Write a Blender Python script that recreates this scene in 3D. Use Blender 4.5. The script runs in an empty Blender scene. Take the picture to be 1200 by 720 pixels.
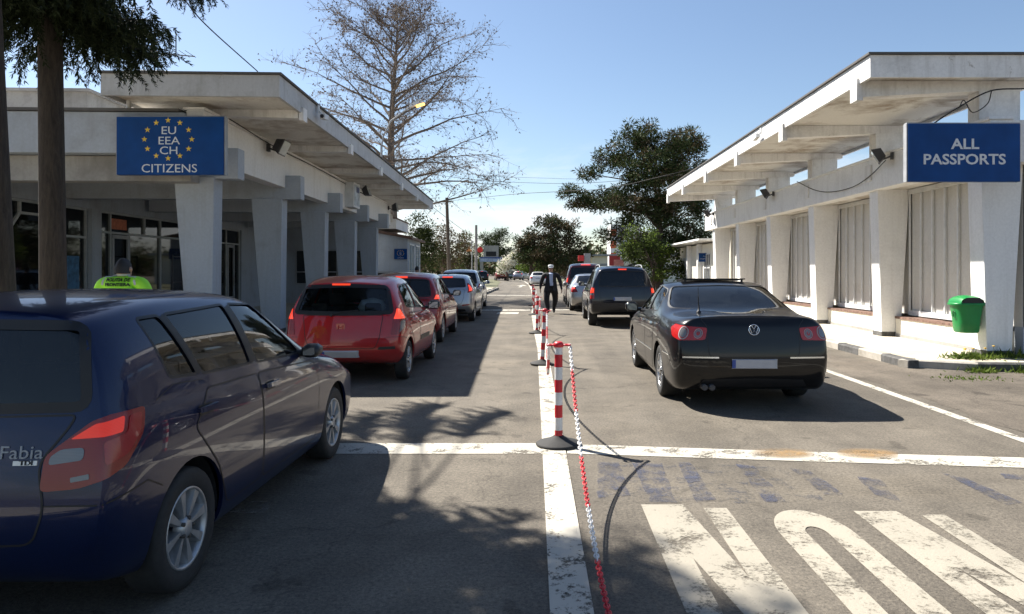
import bpy, bmesh, math, random
import numpy as np
from mathutils import Vector, Matrix, Quaternion
from mathutils.bvhtree import BVHTree
R = math.radians
random.seed(7)
RNG = np.random.default_rng(11)
SC = bpy.context.scene
COL = SC.collection
F, CX, CY, HC = 820.0, 636.0, 317.0, 1.6      # focal length and axis of the photograph (px), eye height (m)

def P(x, y, Y):
    return Vector(((x - CX) * Y / F, Y, HC - (y - CY) * Y / F))

# ------------------------------------------------------------------ objects
def tag(o, label=None, cat=None, group=None, kind=None):
    if label: o['label'] = label
    if cat: o['category'] = cat
    if group: o['group'] = group
    if kind: o['kind'] = kind
    return o

def empty(name, loc=(0, 0, 0), rz=0.0, **k):
    o = bpy.data.objects.new(name, None)
    o.empty_display_size = 0.2
    COL.objects.link(o)
    o.location = loc
    o.rotation_euler = (0, 0, rz)
    return tag(o, **k)

def link(name, me, parent=None, **k):
    o = bpy.data.objects.new(name, me)
    COL.objects.link(o)
    if parent is not None: o.parent = parent
    return tag(o, **k)

def children(o):
    return [c for c in SC.objects if c.parent == o]

def copy_tree(o, parent=None):
    kids = children(o)
    c = o.copy()
    COL.objects.link(c)
    c.parent = parent
    for ch in kids: copy_tree(ch, c)
    return c

class MB:
    """collects shapes into one mesh"""
    def __init__(s):
        s.v, s.f, s.m, s.sm = [], [], [], []
    def add(s, vs, fs, mi=0, smooth=False):
        b = len(s.v)
        s.v.extend([tuple(p) for p in vs])
        for f in fs:
            s.f.append(tuple(i + b for i in f)); s.m.append(mi); s.sm.append(smooth)
    def box(s, x0, x1, y0, y1, z0, z1, mi=0):
        if x0 > x1: x0, x1 = x1, x0
        if y0 > y1: y0, y1 = y1, y0
        if z0 > z1: z0, z1 = z1, z0
        s.hexa([(x0,y0,z0),(x1,y0,z0),(x1,y1,z0),(x0,y1,z0)], [(x0,y0,z1),(x1,y0,z1),(x1,y1,z1),(x0,y1,z1)], mi)
    def hexa(s, lo, hi, mi=0):
        s.add(list(lo) + list(hi), [(3,2,1,0),(4,5,6,7),(0,1,5,4),(1,2,6,5),(2,3,7,6),(3,0,4,7)], mi)
    def quad(s, a, b, c, d, mi=0):
        s.add([a, b, c, d], [(0,1,2,3)], mi)
    def prism(s, poly, fn, t, mi=0):
        """poly 2-D outline; fn(u, v, w) -> point; extruded from w = 0 to t"""
        n = len(poly)
        vs = [fn(u, v, 0) for u, v in poly] + [fn(u, v, t) for u, v in poly]
        fs = [tuple(range(n))[::-1], tuple(range(n, 2*n))] + [(i, (i+1) % n, n + (i+1) % n, n + i) for i in range(n)]
        s.add(vs, fs, mi)
    def lathe(s, prof, n=16, axis='z', loc=(0,0,0), mi=0, smooth=True, cap=True):
        vs, fs = [], []
        m = len(prof)
        for k in range(n):
            a = 2*math.pi*k/n
            c, sn = math.cos(a), math.sin(a)
            for r, h in prof:
                p = (r*c, r*sn, h) if axis == 'z' else ((h, r*c, r*sn) if axis == 'x' else (r*sn, h, r*c))
                vs.append((p[0]+loc[0], p[1]+loc[1], p[2]+loc[2]))
        for k in range(n):
            for j in range(m-1):
                a, b = k*m+j, ((k+1) % n)*m+j
                fs.append((a, b, b+1, a+1))
        s.add(vs, fs, mi, smooth)
        if not cap: return
        s.add([vs[k*m] for k in range(n)], [tuple(range(n))[::-1]], mi)
        s.add([vs[k*m+m-1] for k in range(n)], [tuple(range(n))], mi)
    def tube(s, pts, r, n=6, mi=0, cap=True):
        pts = [Vector(p) for p in pts]
        rs = r if isinstance(r, (list, tuple)) else [r]*len(pts)
        vs, fs = [], []
        up = None
        for i, p in enumerate(pts):
            t = (pts[min(i+1, len(pts)-1)] - pts[max(i-1, 0)])
            if t.length < 1e-9: t = Vector((0,0,1))
            t.normalize()
            if up is None:
                up = Vector((1,0,0)) if abs(t.x) < .8 else Vector((0,1,0))
            a = (up - t*up.dot(t)).normalized()
            up = a
            b = t.cross(a)
            for k in range(n):
                w = 2*math.pi*k/n
                vs.append(p + a*(math.cos(w)*rs[i]) + b*(math.sin(w)*rs[i]))
        for i in range(len(pts)-1):
            for k in range(n):
                fs.append((i*n+k, i*n+(k+1) % n, (i+1)*n+(k+1) % n, (i+1)*n+k))
        s.add(vs, fs, mi, True)
        if cap:
            L = len(pts)-1
            s.add(vs[:n], [tuple(range(n))[::-1]], mi)
            s.add(vs[L*n:], [tuple(range(n))], mi)
    def mesh(s, name, mats):
        me = bpy.data.meshes.new(name)
        me.from_pydata(s.v, [], s.f)
        for m in (mats if isinstance(mats, (list, tuple)) else [mats]): me.materials.append(m)
        me.polygons.foreach_set('material_index', s.m)
        me.polygons.foreach_set('use_smooth', s.sm)
        me.update()
        return me
    def build(s, name, mats, parent=None, bevel=0, **k):
        me = s.mesh(name, mats)
        o = link(name, me, parent, **k)
        if bevel:
            bm = bmesh.new(); bm.from_mesh(me)
            bmesh.ops.remove_doubles(bm, verts=bm.verts, dist=1e-5)
            es = [e for e in bm.edges if len(e.link_faces) == 2 and e.calc_face_angle(0) > .5]
            bmesh.ops.bevel(bm, geom=es, offset=bevel, segments=2, affect='EDGES', profile=.6)
            for f in bm.faces: f.smooth = False
            bm.to_mesh(me); bm.free()
        return o

def cards(name, C, D, U, ln, wd, mats, midx=None, shape=0):
    """many leaf-sized faces: centre-start C, direction D, side U, lengths, widths"""
    n = len(C)
    D = D / np.maximum(np.linalg.norm(D, axis=1, keepdims=True), 1e-9)
    U = U - D * np.sum(U*D, axis=1, keepdims=True)
    U = U / np.maximum(np.linalg.norm(U, axis=1, keepdims=True), 1e-9)
    ln = np.broadcast_to(ln, (n,))[:, None]; wd = np.broadcast_to(wd, (n,))[:, None]
    V = np.empty((n, 4, 3))
    V[:, 0] = C
    V[:, 1] = C + D*ln*.45 + U*wd*.5
    V[:, 2] = C + D*ln
    V[:, 3] = C + D*ln*.45 - U*wd*.5
    me = bpy.data.meshes.new(name)
    me.vertices.add(n*4); me.loops.add(n*4); me.polygons.add(n)
    me.vertices.foreach_set('co', V.reshape(-1).astype(np.float32))
    me.loops.foreach_set('vertex_index', np.arange(n*4, dtype=np.int32))
    me.polygons.foreach_set('loop_start', np.arange(0, n*4, 4, dtype=np.int32))
    for m in (mats if isinstance(mats, (list, tuple)) else [mats]): me.materials.append(m)
    if midx is not None: me.polygons.foreach_set('material_index', midx.astype(np.int32))
    me.update(calc_edges=True)
    return me

# ------------------------------------------------------------------ materials
def mat(name):
    m = bpy.data.materials.new(name)
    m.use_nodes = True
    nt = m.node_tree
    b = nt.nodes['Principled BSDF']
    return m, nt, b

def N(nt, t, **k):
    n = nt.nodes.new(t)
    for a, v in k.items(): setattr(n, a, v)
    return n

def ramp(nt, stops, interp='LINEAR'):
    r = N(nt, 'ShaderNodeValToRGB')
    r.color_ramp.interpolation = interp
    el = r.color_ramp.elements
    while len(el) < len(stops): el.new(.5)
    for e, (p, c) in zip(el, stops):
        e.position = p
        e.color = (*c, 1) if len(c) == 3 else c
    return r

def noise(nt, scale, detail=4, rough=.6, vec=None, dist=0):
    n = N(nt, 'ShaderNodeTexNoise')
    n.inputs['Scale'].default_value = scale
    n.inputs['Detail'].default_value = detail
    n.inputs['Roughness'].default_value = rough
    n.inputs['Distortion'].default_value = dist
    if vec is not None: nt.links.new(vec, n.inputs['Vector'])
    return n

def objvec(nt, scale=(1,1,1), kind='Object'):
    tc = N(nt, 'ShaderNodeTexCoord'); mp = N(nt, 'ShaderNodeMapping')
    mp.inputs['Scale'].default_value = scale
    nt.links.new(tc.outputs[kind], mp.inputs['Vector'])
    return mp.outputs['Vector']

def mixc(nt, fac, a, b, mode='MIX'):
    m = N(nt, 'ShaderNodeMix', data_type='RGBA', blend_type=mode)
    for sock, v in ((m.inputs[0], fac), (m.inputs[6], a), (m.inputs[7], b)):
        if hasattr(v, 'links') or isinstance(v, bpy.types.NodeSocket): nt.links.new(v, sock)
        elif isinstance(v, (int, float)): sock.default_value = v
        else: sock.default_value = (*v, 1)
    return m.outputs[2]

def bump(nt, b, h, dist=.01, strength=.5):
    n = N(nt, 'ShaderNodeBump')
    n.inputs['Distance'].default_value = dist
    n.inputs['Strength'].default_value = strength
    nt.links.new(h, n.inputs['Height'])
    nt.links.new(n.outputs['Normal'], b.inputs['Normal'])

def simple(name, col, rough=.6, metal=0, var=.12, scale=6, coat=0, bumpd=0, spec=.5):
    m, nt, b = mat(name)
    v = objvec(nt)
    n = noise(nt, scale, 5, .6, v)
    lo = tuple(c*(1-var) for c in col); hi = tuple(min(1, c*(1+var)) for c in col)
    r = ramp(nt, [(.3, lo), (.7, hi)])
    nt.links.new(n.outputs['Fac'], r.inputs['Fac'])
    nt.links.new(r.outputs['Color'], b.inputs['Base Color'])
    b.inputs['Roughness'].default_value = rough
    b.inputs['Metallic'].default_value = metal
    b.inputs['Specular IOR Level'].default_value = spec
    if coat:
        b.inputs['Coat Weight'].default_value = coat
        b.inputs['Coat Roughness'].default_value = .03
    if bumpd: bump(nt, b, n.outputs['Fac'], bumpd, .6)
    return m

def plaster(name, col, grime=.35, gcol=(.22,.2,.17), gscale=.9, thr=.55, streak=True, fine=.0025, chips=0):
    """painted plaster with rain streaks, blotches and small pits"""
    m, nt, b = mat(name)
    v = objvec(nt)
    vs = objvec(nt, (3.2, 3.2, .28))
    n1 = noise(nt, gscale, 7, .68, v, .4)
    n2 = noise(nt, 1.6, 5, .7, vs, .2)
    n3 = noise(nt, 22, 3, .6, v)
    r1 = ramp(nt, [(thr, (0,0,0)), (thr+.22, (1,1,1))]); nt.links.new(n1.outputs['Fac'], r1.inputs['Fac'])
    r2 = ramp(nt, [(.5, (0,0,0)), (.74, (1,1,1))]); nt.links.new(n2.outputs['Fac'], r2.inputs['Fac'])
    r3 = ramp(nt, [(.3, tuple(c*.93 for c in col)), (.7, tuple(min(1, c*1.04) for c in col))]); nt.links.new(n3.outputs['Fac'], r3.inputs['Fac'])
    def scaled(sock, k):
        a = N(nt, 'ShaderNodeMath', operation='MULTIPLY'); nt.links.new(sock, a.inputs[0]); a.inputs[1].default_value = k
        return a.outputs[0]
    c = mixc(nt, scaled(r1.outputs['Color'], grime), r3.outputs['Color'], gcol)
    if streak: c = mixc(nt, scaled(r2.outputs['Color'], grime*.7), c, tuple(x*1.2 for x in gcol))
    if chips:
        n4 = noise(nt, 2.3, 9, .75, v, .8)
        r4 = ramp(nt, [(.63, (0,0,0)), (.645, (1,1,1))]); nt.links.new(n4.outputs['Fac'], r4.inputs['Fac'])
        c = mixc(nt, scaled(r4.outputs['Color'], chips), c, (.3,.27,.22))
    nt.links.new(c, b.inputs['Base Color'])
    b.inputs['Roughness'].default_value = .82
    b.inputs['Specular IOR Level'].default_value = .25
    n5 = noise(nt, 60, 6, .7, v)
    bump(nt, b, n5.outputs['Fac'], fine, .7)
    return m

def paint(name, col, metal=.0, rough=.35, flake=.0, coat=1.0, dust=.12):
    m, nt, b = mat(name)
    v = objvec(nt)
    n = noise(nt, 900, 1, .5, v)
    n2 = noise(nt, 3.0, 6, .7, v)
    lo = tuple(c*(1-flake) for c in col); hi = tuple(min(1, c*(1+flake*1.5)) for c in col)
    r = ramp(nt, [(.35, lo), (.7, hi)]); nt.links.new(n.outputs['Fac'], r.inputs['Fac'])
    r2 = ramp(nt, [(.45, (0,0,0)), (.8, (1,1,1))]); nt.links.new(n2.outputs['Fac'], r2.inputs['Fac'])
    a = N(nt, 'ShaderNodeMath', operation='MULTIPLY'); nt.links.new(r2.outputs['Color'], a.inputs[0]); a.inputs[1].default_value = dust
    # road film on the lower body
    tc = N(nt, 'ShaderNodeTexCoord'); sp = N(nt, 'ShaderNodeSeparateXYZ'); nt.links.new(tc.outputs['Object'], sp.inputs[0])
    mr = N(nt, 'ShaderNodeMapRange'); mr.inputs[1].default_value = .75; mr.inputs[2].default_value = .2
    mr.inputs[3].default_value = 0; mr.inputs[4].default_value = dust*2.2
    nt.links.new(sp.outputs['Z'], mr.inputs[0])
    ad = N(nt, 'ShaderNodeMath', operation='ADD'); ad.use_clamp = True
    nt.links.new(a.outputs[0], ad.inputs[0]); nt.links.new(mr.outputs[0], ad.inputs[1])
    c = mixc(nt, ad.outputs[0], r.outputs['Color'], (.16,.145,.12))
    nt.links.new(c, b.inputs['Base Color'])
    b.inputs['Metallic'].default_value = metal
    b.inputs['Roughness'].default_value = rough
    b.inputs['Coat Weight'].default_value = coat
    b.inputs['Specular IOR Level'].default_value = .15
    cr = N(nt, 'ShaderNodeMapRange'); cr.inputs[3].default_value = .02; cr.inputs[4].default_value = .32
    nt.links.new(ad.outputs[0], cr.inputs[0]); nt.links.new(cr.outputs[0], b.inputs['Coat Roughness'])
    return m

def glass(name, tint=(.25,.3,.3), dark=.0, rough=.015):
    """car and shop glass: see-through tint under a mirror-like skin, some dust"""
    m, nt, b = mat(name)
    nt.nodes.remove(b)
    out = nt.nodes['Material Output']
    tr = N(nt, 'ShaderNodeBsdfTransparent'); tr.inputs[0].default_value = (*tint, 1)
    gl = N(nt, 'ShaderNodeBsdfGlossy'); gl.inputs['Roughness'].default_value = rough
    df = N(nt, 'ShaderNodeBsdfDiffuse'); df.inputs[0].default_value = (.1,.11,.11,1)
    fr = N(nt, 'ShaderNodeFresnel'); fr.inputs[0].default_value = 1.6
    ms = N(nt, 'ShaderNodeMixShader'); md = N(nt, 'ShaderNodeMixShader')
    v = objvec(nt); n = noise(nt, 4, 6, .7, v)
    r = ramp(nt, [(.4, (dark,)*3), (.8, (dark+.07,)*3)]); nt.links.new(n.outputs['Fac'], r.inputs['Fac'])
    nt.links.new(r.outputs['Color'], md.inputs[0]); nt.links.new(tr.outputs[0], md.inputs[1]); nt.links.new(df.outputs[0], md.inputs[2])
    nt.links.new(fr.outputs[0], ms.inputs[0]); nt.links.new(md.outputs[0], ms.inputs[1]); nt.links.new(gl.outputs[0], ms.inputs[2])
    nt.links.new(ms.outputs[0], out.inputs[0])
    return m

def lampmat(name, col, emit=0, ecol=None, coat=1):
    m, nt, b = mat(name)
    v = objvec(nt)
    w = N(nt, 'ShaderNodeTexWave', wave_type='BANDS'); w.bands_direction = 'Z'
    w.inputs['Scale'].default_value = 55; w.inputs['Distortion'].default_value = .4
    nt.links.new(v, w.inputs['Vector'])
    r = ramp(nt, [(.2, tuple(c*.85 for c in col)), (.8, tuple(min(1, c*1.1) for c in col))]); nt.links.new(w.outputs['Fac'], r.inputs['Fac'])
    nt.links.new(r.outputs['Color'], b.inputs['Base Color'])
    b.inputs['Roughness'].default_value = .25
    b.inputs['Coat Weight'].default_value = coat; b.inputs['Coat Roughness'].default_value = .02
    if emit:
        b.inputs['Emission Color'].default_value = (*(ecol or col), 1)
        b.inputs['Emission Strength'].default_value = emit
    return m

def foliage(name, a, bcol, rough=.6, transl=.25):
    m, nt, b = mat(name)
    v = objvec(nt)
    n = noise(nt, 1.3, 4, .7, v); n2 = noise(nt, 14, 2, .6, v)
    mx = N(nt, 'ShaderNodeMath', operation='ADD'); nt.links.new(n.outputs['Fac'], mx.inputs[0]); nt.links.new(n2.outputs['Fac'], mx.inputs[1])
    hf = N(nt, 'ShaderNodeMath', operation='MULTIPLY'); nt.links.new(mx.outputs[0], hf.inputs[0]); hf.inputs[1].default_value = .5
    r = ramp(nt, [(.35, a), (.65, bcol)]); nt.links.new(hf.outputs[0], r.inputs['Fac'])
    nt.links.new(r.outputs['Color'], b.inputs['Base Color'])
    b.inputs['Roughness'].default_value = rough; b.inputs['Specular IOR Level'].default_value = .08
    if transl:
        out = nt.nodes['Material Output']
        t = N(nt, 'ShaderNodeBsdfTranslucent'); nt.links.new(r.outputs['Color'], t.inputs[0])
        ms = N(nt, 'ShaderNodeMixShader'); ms.inputs[0].default_value = transl
        nt.links.new(b.outputs[0], ms.inputs[1]); nt.links.new(t.outputs[0], ms.inputs[2]); nt.links.new(ms.outputs[0], out.inputs[0])
    return m

def bark(name, a, c, scale=(10,10,1.6)):
    m, nt, b = mat(name)
    v = objvec(nt, scale)
    n = noise(nt, 2.5, 8, .75, v, .5)
    r = ramp(nt, [(.3, a), (.7, c)]); nt.links.new(n.outputs['Fac'], r.inputs['Fac'])
    nt.links.new(r.outputs['Color'], b.inputs['Base Color'])
    b.inputs['Roughness'].default_value = .9
    bump(nt, b, n.outputs['Fac'], .03, .9)
    return m

def text_mesh(s, size, depth=.004, align='CENTER', bold=0, sx=1.0, res=3, spacing=1.0):
    cu = bpy.data.curves.new('text', 'FONT')
    cu.body = s; cu.size = size; cu.extrude = depth; cu.align_x = align; cu.align_y = 'CENTER'
    cu.offset = bold; cu.resolution_u = res; cu.space_character = spacing
    o = bpy.data.objects.new('text', cu); COL.objects.link(o)
    dg = bpy.context.evaluated_depsgraph_get(); dg.update()
    me = bpy.data.meshes.new_from_object(o.evaluated_get(dg))
    bpy.data.objects.remove(o); bpy.data.curves.remove(cu)
    if sx != 1: me.transform(Matrix.Diagonal((sx, 1, 1, 1)))
    return me

def apply_mods(o):
    dg = bpy.context.evaluated_depsgraph_get(); dg.update()
    me = bpy.data.meshes.new_from_object(o.evaluated_get(dg))
    o.modifiers.clear()
    return me

# shared materials
M = {}
M['white'] = plaster('white_plaster', (.82,.815,.80), .30, (.3,.285,.26), .8, .55)
M['white_old'] = plaster('weathered_plaster', (.79,.78,.76), .55, (.24,.22,.19), .8, .53, chips=.6)
M['edge_old'] = plaster('grey_weathered_edge', (.5,.51,.52), .6, (.2,.19,.17), .8, .5, chips=.4)
M['soffit'] = plaster('stained_soffit', (.71,.69,.64), .85, (.2,.13,.07), .9, .47, streak=False, chips=.35)
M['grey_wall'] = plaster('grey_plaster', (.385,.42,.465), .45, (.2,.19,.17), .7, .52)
M['cream'] = plaster('cream_plaster', (.80,.76,.66), .25, (.4,.34,.25), .8, .58)
M['concrete'] = plaster('concrete', (.36,.35,.33), .6, (.14,.13,.12), .9, .45, fine=.004)
M['roofing'] = simple('bitumen_roofing', (.1,.095,.09), .9, bumpd=.01)
M['black'] = simple('black_plastic', (.018,.018,.02), .45, var=.2)
M['rubber'] = simple('tyre_rubber', (.022,.022,.022), .8, var=.25, scale=30)
M['dark'] = simple('dark_cabin', (.02,.02,.022), .85)
M['seatcloth'] = simple('seat_cloth', (.035,.036,.04), .95, scale=60)
M['seal'] = simple('rubber_seal', (.008,.008,.009), .5)
M['chrome'] = simple('chrome', (.75,.76,.78), .12, metal=1, var=.05)
M['alloy'] = simple('alloy_silver', (.5,.51,.52), .32, metal=.85, var=.12, scale=20)
M['hubcap'] = simple('hubcap_silver', (.42,.43,.44), .38, metal=.6, var=.2, scale=14)
M['brake'] = simple('brake_dark', (.05,.045,.04), .7, var=.3)
M['plate'] = simple('number_plate_white', (.42,.43,.46), .4, var=.08)
M['plate_blue'] = simple('plate_blue_band', (.03,.07,.3), .4)
M['tail'] = lampmat('tail_lamp_red', (.36,.008,.008), coat=.5)
M['tail_on'] = lampmat('tail_lamp_lit', (.7,.02,.012), .42, (1,.07,.02))
M['tail_dark'] = lampmat('tail_lamp_dark_red', (.25,.006,.006), coat=.35)
M['tail_soft'] = lampmat('tail_lamp_soft_lit', (.5,.008,.004), .14, (1,.06,.015), .3)
M['clear'] = lampmat('clear_lamp', (.15,.155,.17))
M['mirror_face'] = simple('mirror_face', (.22,.23,.25), .04, metal=1, var=.03)
M['glass'] = glass('car_glass', (.5,.55,.55), .01)
M['glass_dark'] = glass('dark_car_glass', (.10,.12,.13), .03)
M['shop_glass'] = glass('shop_glass', (.22,.27,.27), .04, .03)
M['metal_grey'] = simple('painted_grey_metal', (.3,.31,.32), .5, var=.15)
M['metal_white'] = simple('painted_white_metal', (.62,.63,.63), .5, var=.1)
M['dark_metal'] = simple('dark_metal', (.05,.05,.055), .55)
M['lettering'] = simple('white_lettering', (.62,.64,.66), .6, var=.1, scale=18)
M['star'] = simple('yellow_star', (.72,.5,.05), .6, var=.15, scale=15)
M['sign_blue'] = simple('blue_sign_sheet', (.003,.048,.19), .5, var=.18, scale=2, spec=.2)
M['red_plastic'] = simple('red_plastic', (.55,.018,.03), .42, var=.12, scale=9)
M['white_plastic'] = simple('white_plastic', (.68,.68,.68), .42, var=.1, scale=9)
M['wire'] = simple('black_cable', (.012,.012,.012), .7)
M['bark_spruce'] = bark('spruce_bark', (.010,.008,.007), (.062,.048,.038))
M['bark_pine'] = bark('pine_bark', (.05,.035,.025), (.14,.1,.075))
M['bark_bare'] = bark('bare_tree_bark', (.07,.055,.045), (.2,.165,.14))
M['twig'] = simple('twig', (.2,.165,.14), .9, var=.3)
M['skin'] = simple('skin', (.42,.25,.18), .55, var=.06)
M['hair'] = simple('dark_hair', (.015,.012,.01), .6)
# ------------------------------------------------------------------ cars
def lerp(a, b, t): return a + (b-a)*t

def round_poly(pts, r, n=4):
    out, m = [], len(pts)
    rs = r if isinstance(r, (list, tuple)) else [r]*m
    for i in range(m):
        p = Vector(pts[i]); a = Vector(pts[i-1]); b = Vector(pts[(i+1) % m])
        rr = min(rs[i], (a-p).length*.45, (b-p).length*.45)
        if rr < 1e-4: out.append(tuple(p)); continue
        s = p + (a-p).normalized()*rr; e = p + (b-p).normalized()*rr
        for k in range(n+1):
            t = k/n
            q = s*(1-t)**2 + p*2*t*(1-t) + e*t*t
            out.append((q.x, q.y))
    return out

def grow(poly, d):
    """offset a convex-ish outline outwards"""
    c = Vector((sum(p[0] for p in poly)/len(poly), sum(p[1] for p in poly)/len(poly)))
    n = len(poly); out = []
    area = sum(poly[i][0]*poly[(i+1) % n][1]-poly[(i+1) % n][0]*poly[i][1] for i in range(n))
    sg = 1 if area > 0 else -1
    for i in range(n):
        a, p, b = Vector(poly[i-1]), Vector(poly[i]), Vector(poly[(i+1) % n])
        e1, e2 = (p-a).normalized(), (b-p).normalized()
        nn = Vector((e1.y+e2.y, -e1.x-e2.x))*sg
        if nn.length < 1e-6: nn = p-c
        out.append(tuple(p + nn.normalized()*d))
    return out

class Surf:
    """the uncut outer skin of a car: everything on the car is laid on it"""
    def __init__(s, me):
        me.calc_loop_triangles()
        s.tris = [tuple(t.vertices) for t in me.loop_triangles]
        s.co = [v.co.copy() for v in me.vertices]
        s.no = [v.normal.copy() for v in me.vertices]
        s.bvh = BVHTree.FromPolygons(s.co, s.tris)
    def at(s, o, d):
        h, n, i, _ = s.bvh.ray_cast(o, d)
        if h is None:
            h, n, i, _ = s.bvh.find_nearest(o + d*(-(o.dot(d))))
        a, b, c = s.tris[i]
        A, B, C = s.co[a], s.co[b], s.co[c]
        v0, v1, v2 = B-A, C-A, h-A
        d00, d01, d11, d20, d21 = v0.dot(v0), v0.dot(v1), v1.dot(v1), v2.dot(v0), v2.dot(v1)
        den = d00*d11-d01*d01
        if abs(den) < 1e-14: nn = n
        else:
            v = (d11*d20-d01*d21)/den; w = (d00*d21-d01*d20)/den
            nn = (s.no[a]*(1-v-w)+s.no[b]*v+s.no[c]*w).normalized()
        return h, nn

class Plane2:
    def __init__(s, kind, sx=1, W=1, L=4):
        s.sx = sx
        if kind == 'side':  s.fn = lambda u, v: Vector((3*sx, u, v)); s.d = Vector((-sx, 0, 0))
        if kind == 'rear':  s.fn = lambda u, v: Vector((u*sx, -3, v)); s.d = Vector((0, 1, 0))
        if kind == 'front': s.fn = lambda u, v: Vector((u*sx, L+3, v)); s.d = Vector((0, -1, 0))
        if kind == 'rcor':   # u: metres along the skin from the rear corner; negative on the rear, positive on the flank
            q = math.sqrt(.5)
            s.d = Vector((-q*sx, q, 0)); base = Vector((W*sx, 0, 0))
            t = Vector((q*sx, q, 0))
            s.fn = lambda u, v: base + t*(u*q) - s.d*3 + Vector((0, 0, v))

def panel(surf, pl, poly, off=.002, cell=.05, skirt=0, mi=0, mb=None):
    bm = bmesh.new()
    bm.faces.new([bm.verts.new((p[0], p[1], 0)) for p in poly])
    for ax in (0, 1):
        lo = min(p[ax] for p in poly); hi = max(p[ax] for p in poly)
        k = math.floor(lo/cell)+1
        while k*cell < hi:
            co = [0, 0, 0]; no = [0, 0, 0]; co[ax] = k*cell+.0007; no[ax] = 1
            bmesh.ops.bisect_plane(bm, geom=bm.verts[:]+bm.edges[:]+bm.faces[:], dist=1e-5, plane_co=co, plane_no=no)
            k += 1
    bmesh.ops.triangulate(bm, faces=[f for f in bm.faces if len(f.verts) > 4])
    bm.verts.index_update()
    vs = []; ns = []
    for v in bm.verts:
        h, n = surf.at(pl.fn(v.co.x, v.co.y), pl.d)
        vs.append(h + n*off); ns.append(n)
    fs = []
    for f in bm.faces:
        idx = [v.index for v in f.verts]
        a, b, c = vs[idx[0]], vs[idx[1]], vs[idx[2]]
        if (b-a).cross(c-a).dot(ns[idx[0]]) < 0: idx.reverse()
        fs.append(tuple(idx))
    sk = [(e.verts[0].index, e.verts[1].index) for e in bm.edges if len(e.link_faces) == 1] if skirt else []
    bm.free()
    nv = len(vs)
    own = mb is None
    if own: mb = MB()
    mb.add(vs, fs, mi, True)
    if skirt:
        ks = {}
        vv = []
        for a, b in sk:
            for i in (a, b):
                if i not in ks: ks[i] = len(vv); vv += [vs[i], vs[i]-ns[i]*skirt]
        mb.add(vv, [(ks[a], ks[b], ks[b]+1, ks[a]+1) for a, b in sk], mi)
    mb.nrm = ns
    return mb

def build_panel(name, surf, pl, poly, material, parent, off=.002, cell=.05, skirt=0):
    mb = panel(surf, pl, poly, off, cell, skirt)
    me = mb.mesh(name, material)
    if not skirt:
        me.normals_split_custom_set_from_vertices([tuple(n) for n in mb.nrm])
    return link(name, me, parent)

def ribbon(mb, surf, pl, pts, w, off=.0015, closed=False, step=.03, mi=0):
    pts = [Vector(p) for p in pts]
    if closed: pts = pts + [pts[0]]
    q = []
    for a, b in zip(pts[:-1], pts[1:]):
        n = max(1, int((b-a).length/step))
        for k in range(n): q.append(a.lerp(b, k/n))
    q.append(pts[-1])
    H = [surf.at(pl.fn(p.x, p.y), pl.d) for p in q]
    vs = []
    m = len(H)
    for i in range(m):
        h, n = H[i]
        if closed: a, b = H[(i-1) % (m-1)][0], H[(i+1) % (m-1)][0]
        else: a, b = H[max(i-1, 0)][0], H[min(i+1, m-1)][0]
        t = (b-a)
        if t.length < 1e-7: t = Vector((0, 0, 1))
        s = t.normalized().cross(n).normalized()
        vs += [h+n*off-s*w/2, h+n*off+s*w/2]
    mb.add(vs, [(2*i, 2*i+1, 2*i+3, 2*i+2) for i in range(m-1)], mi, True)

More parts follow.
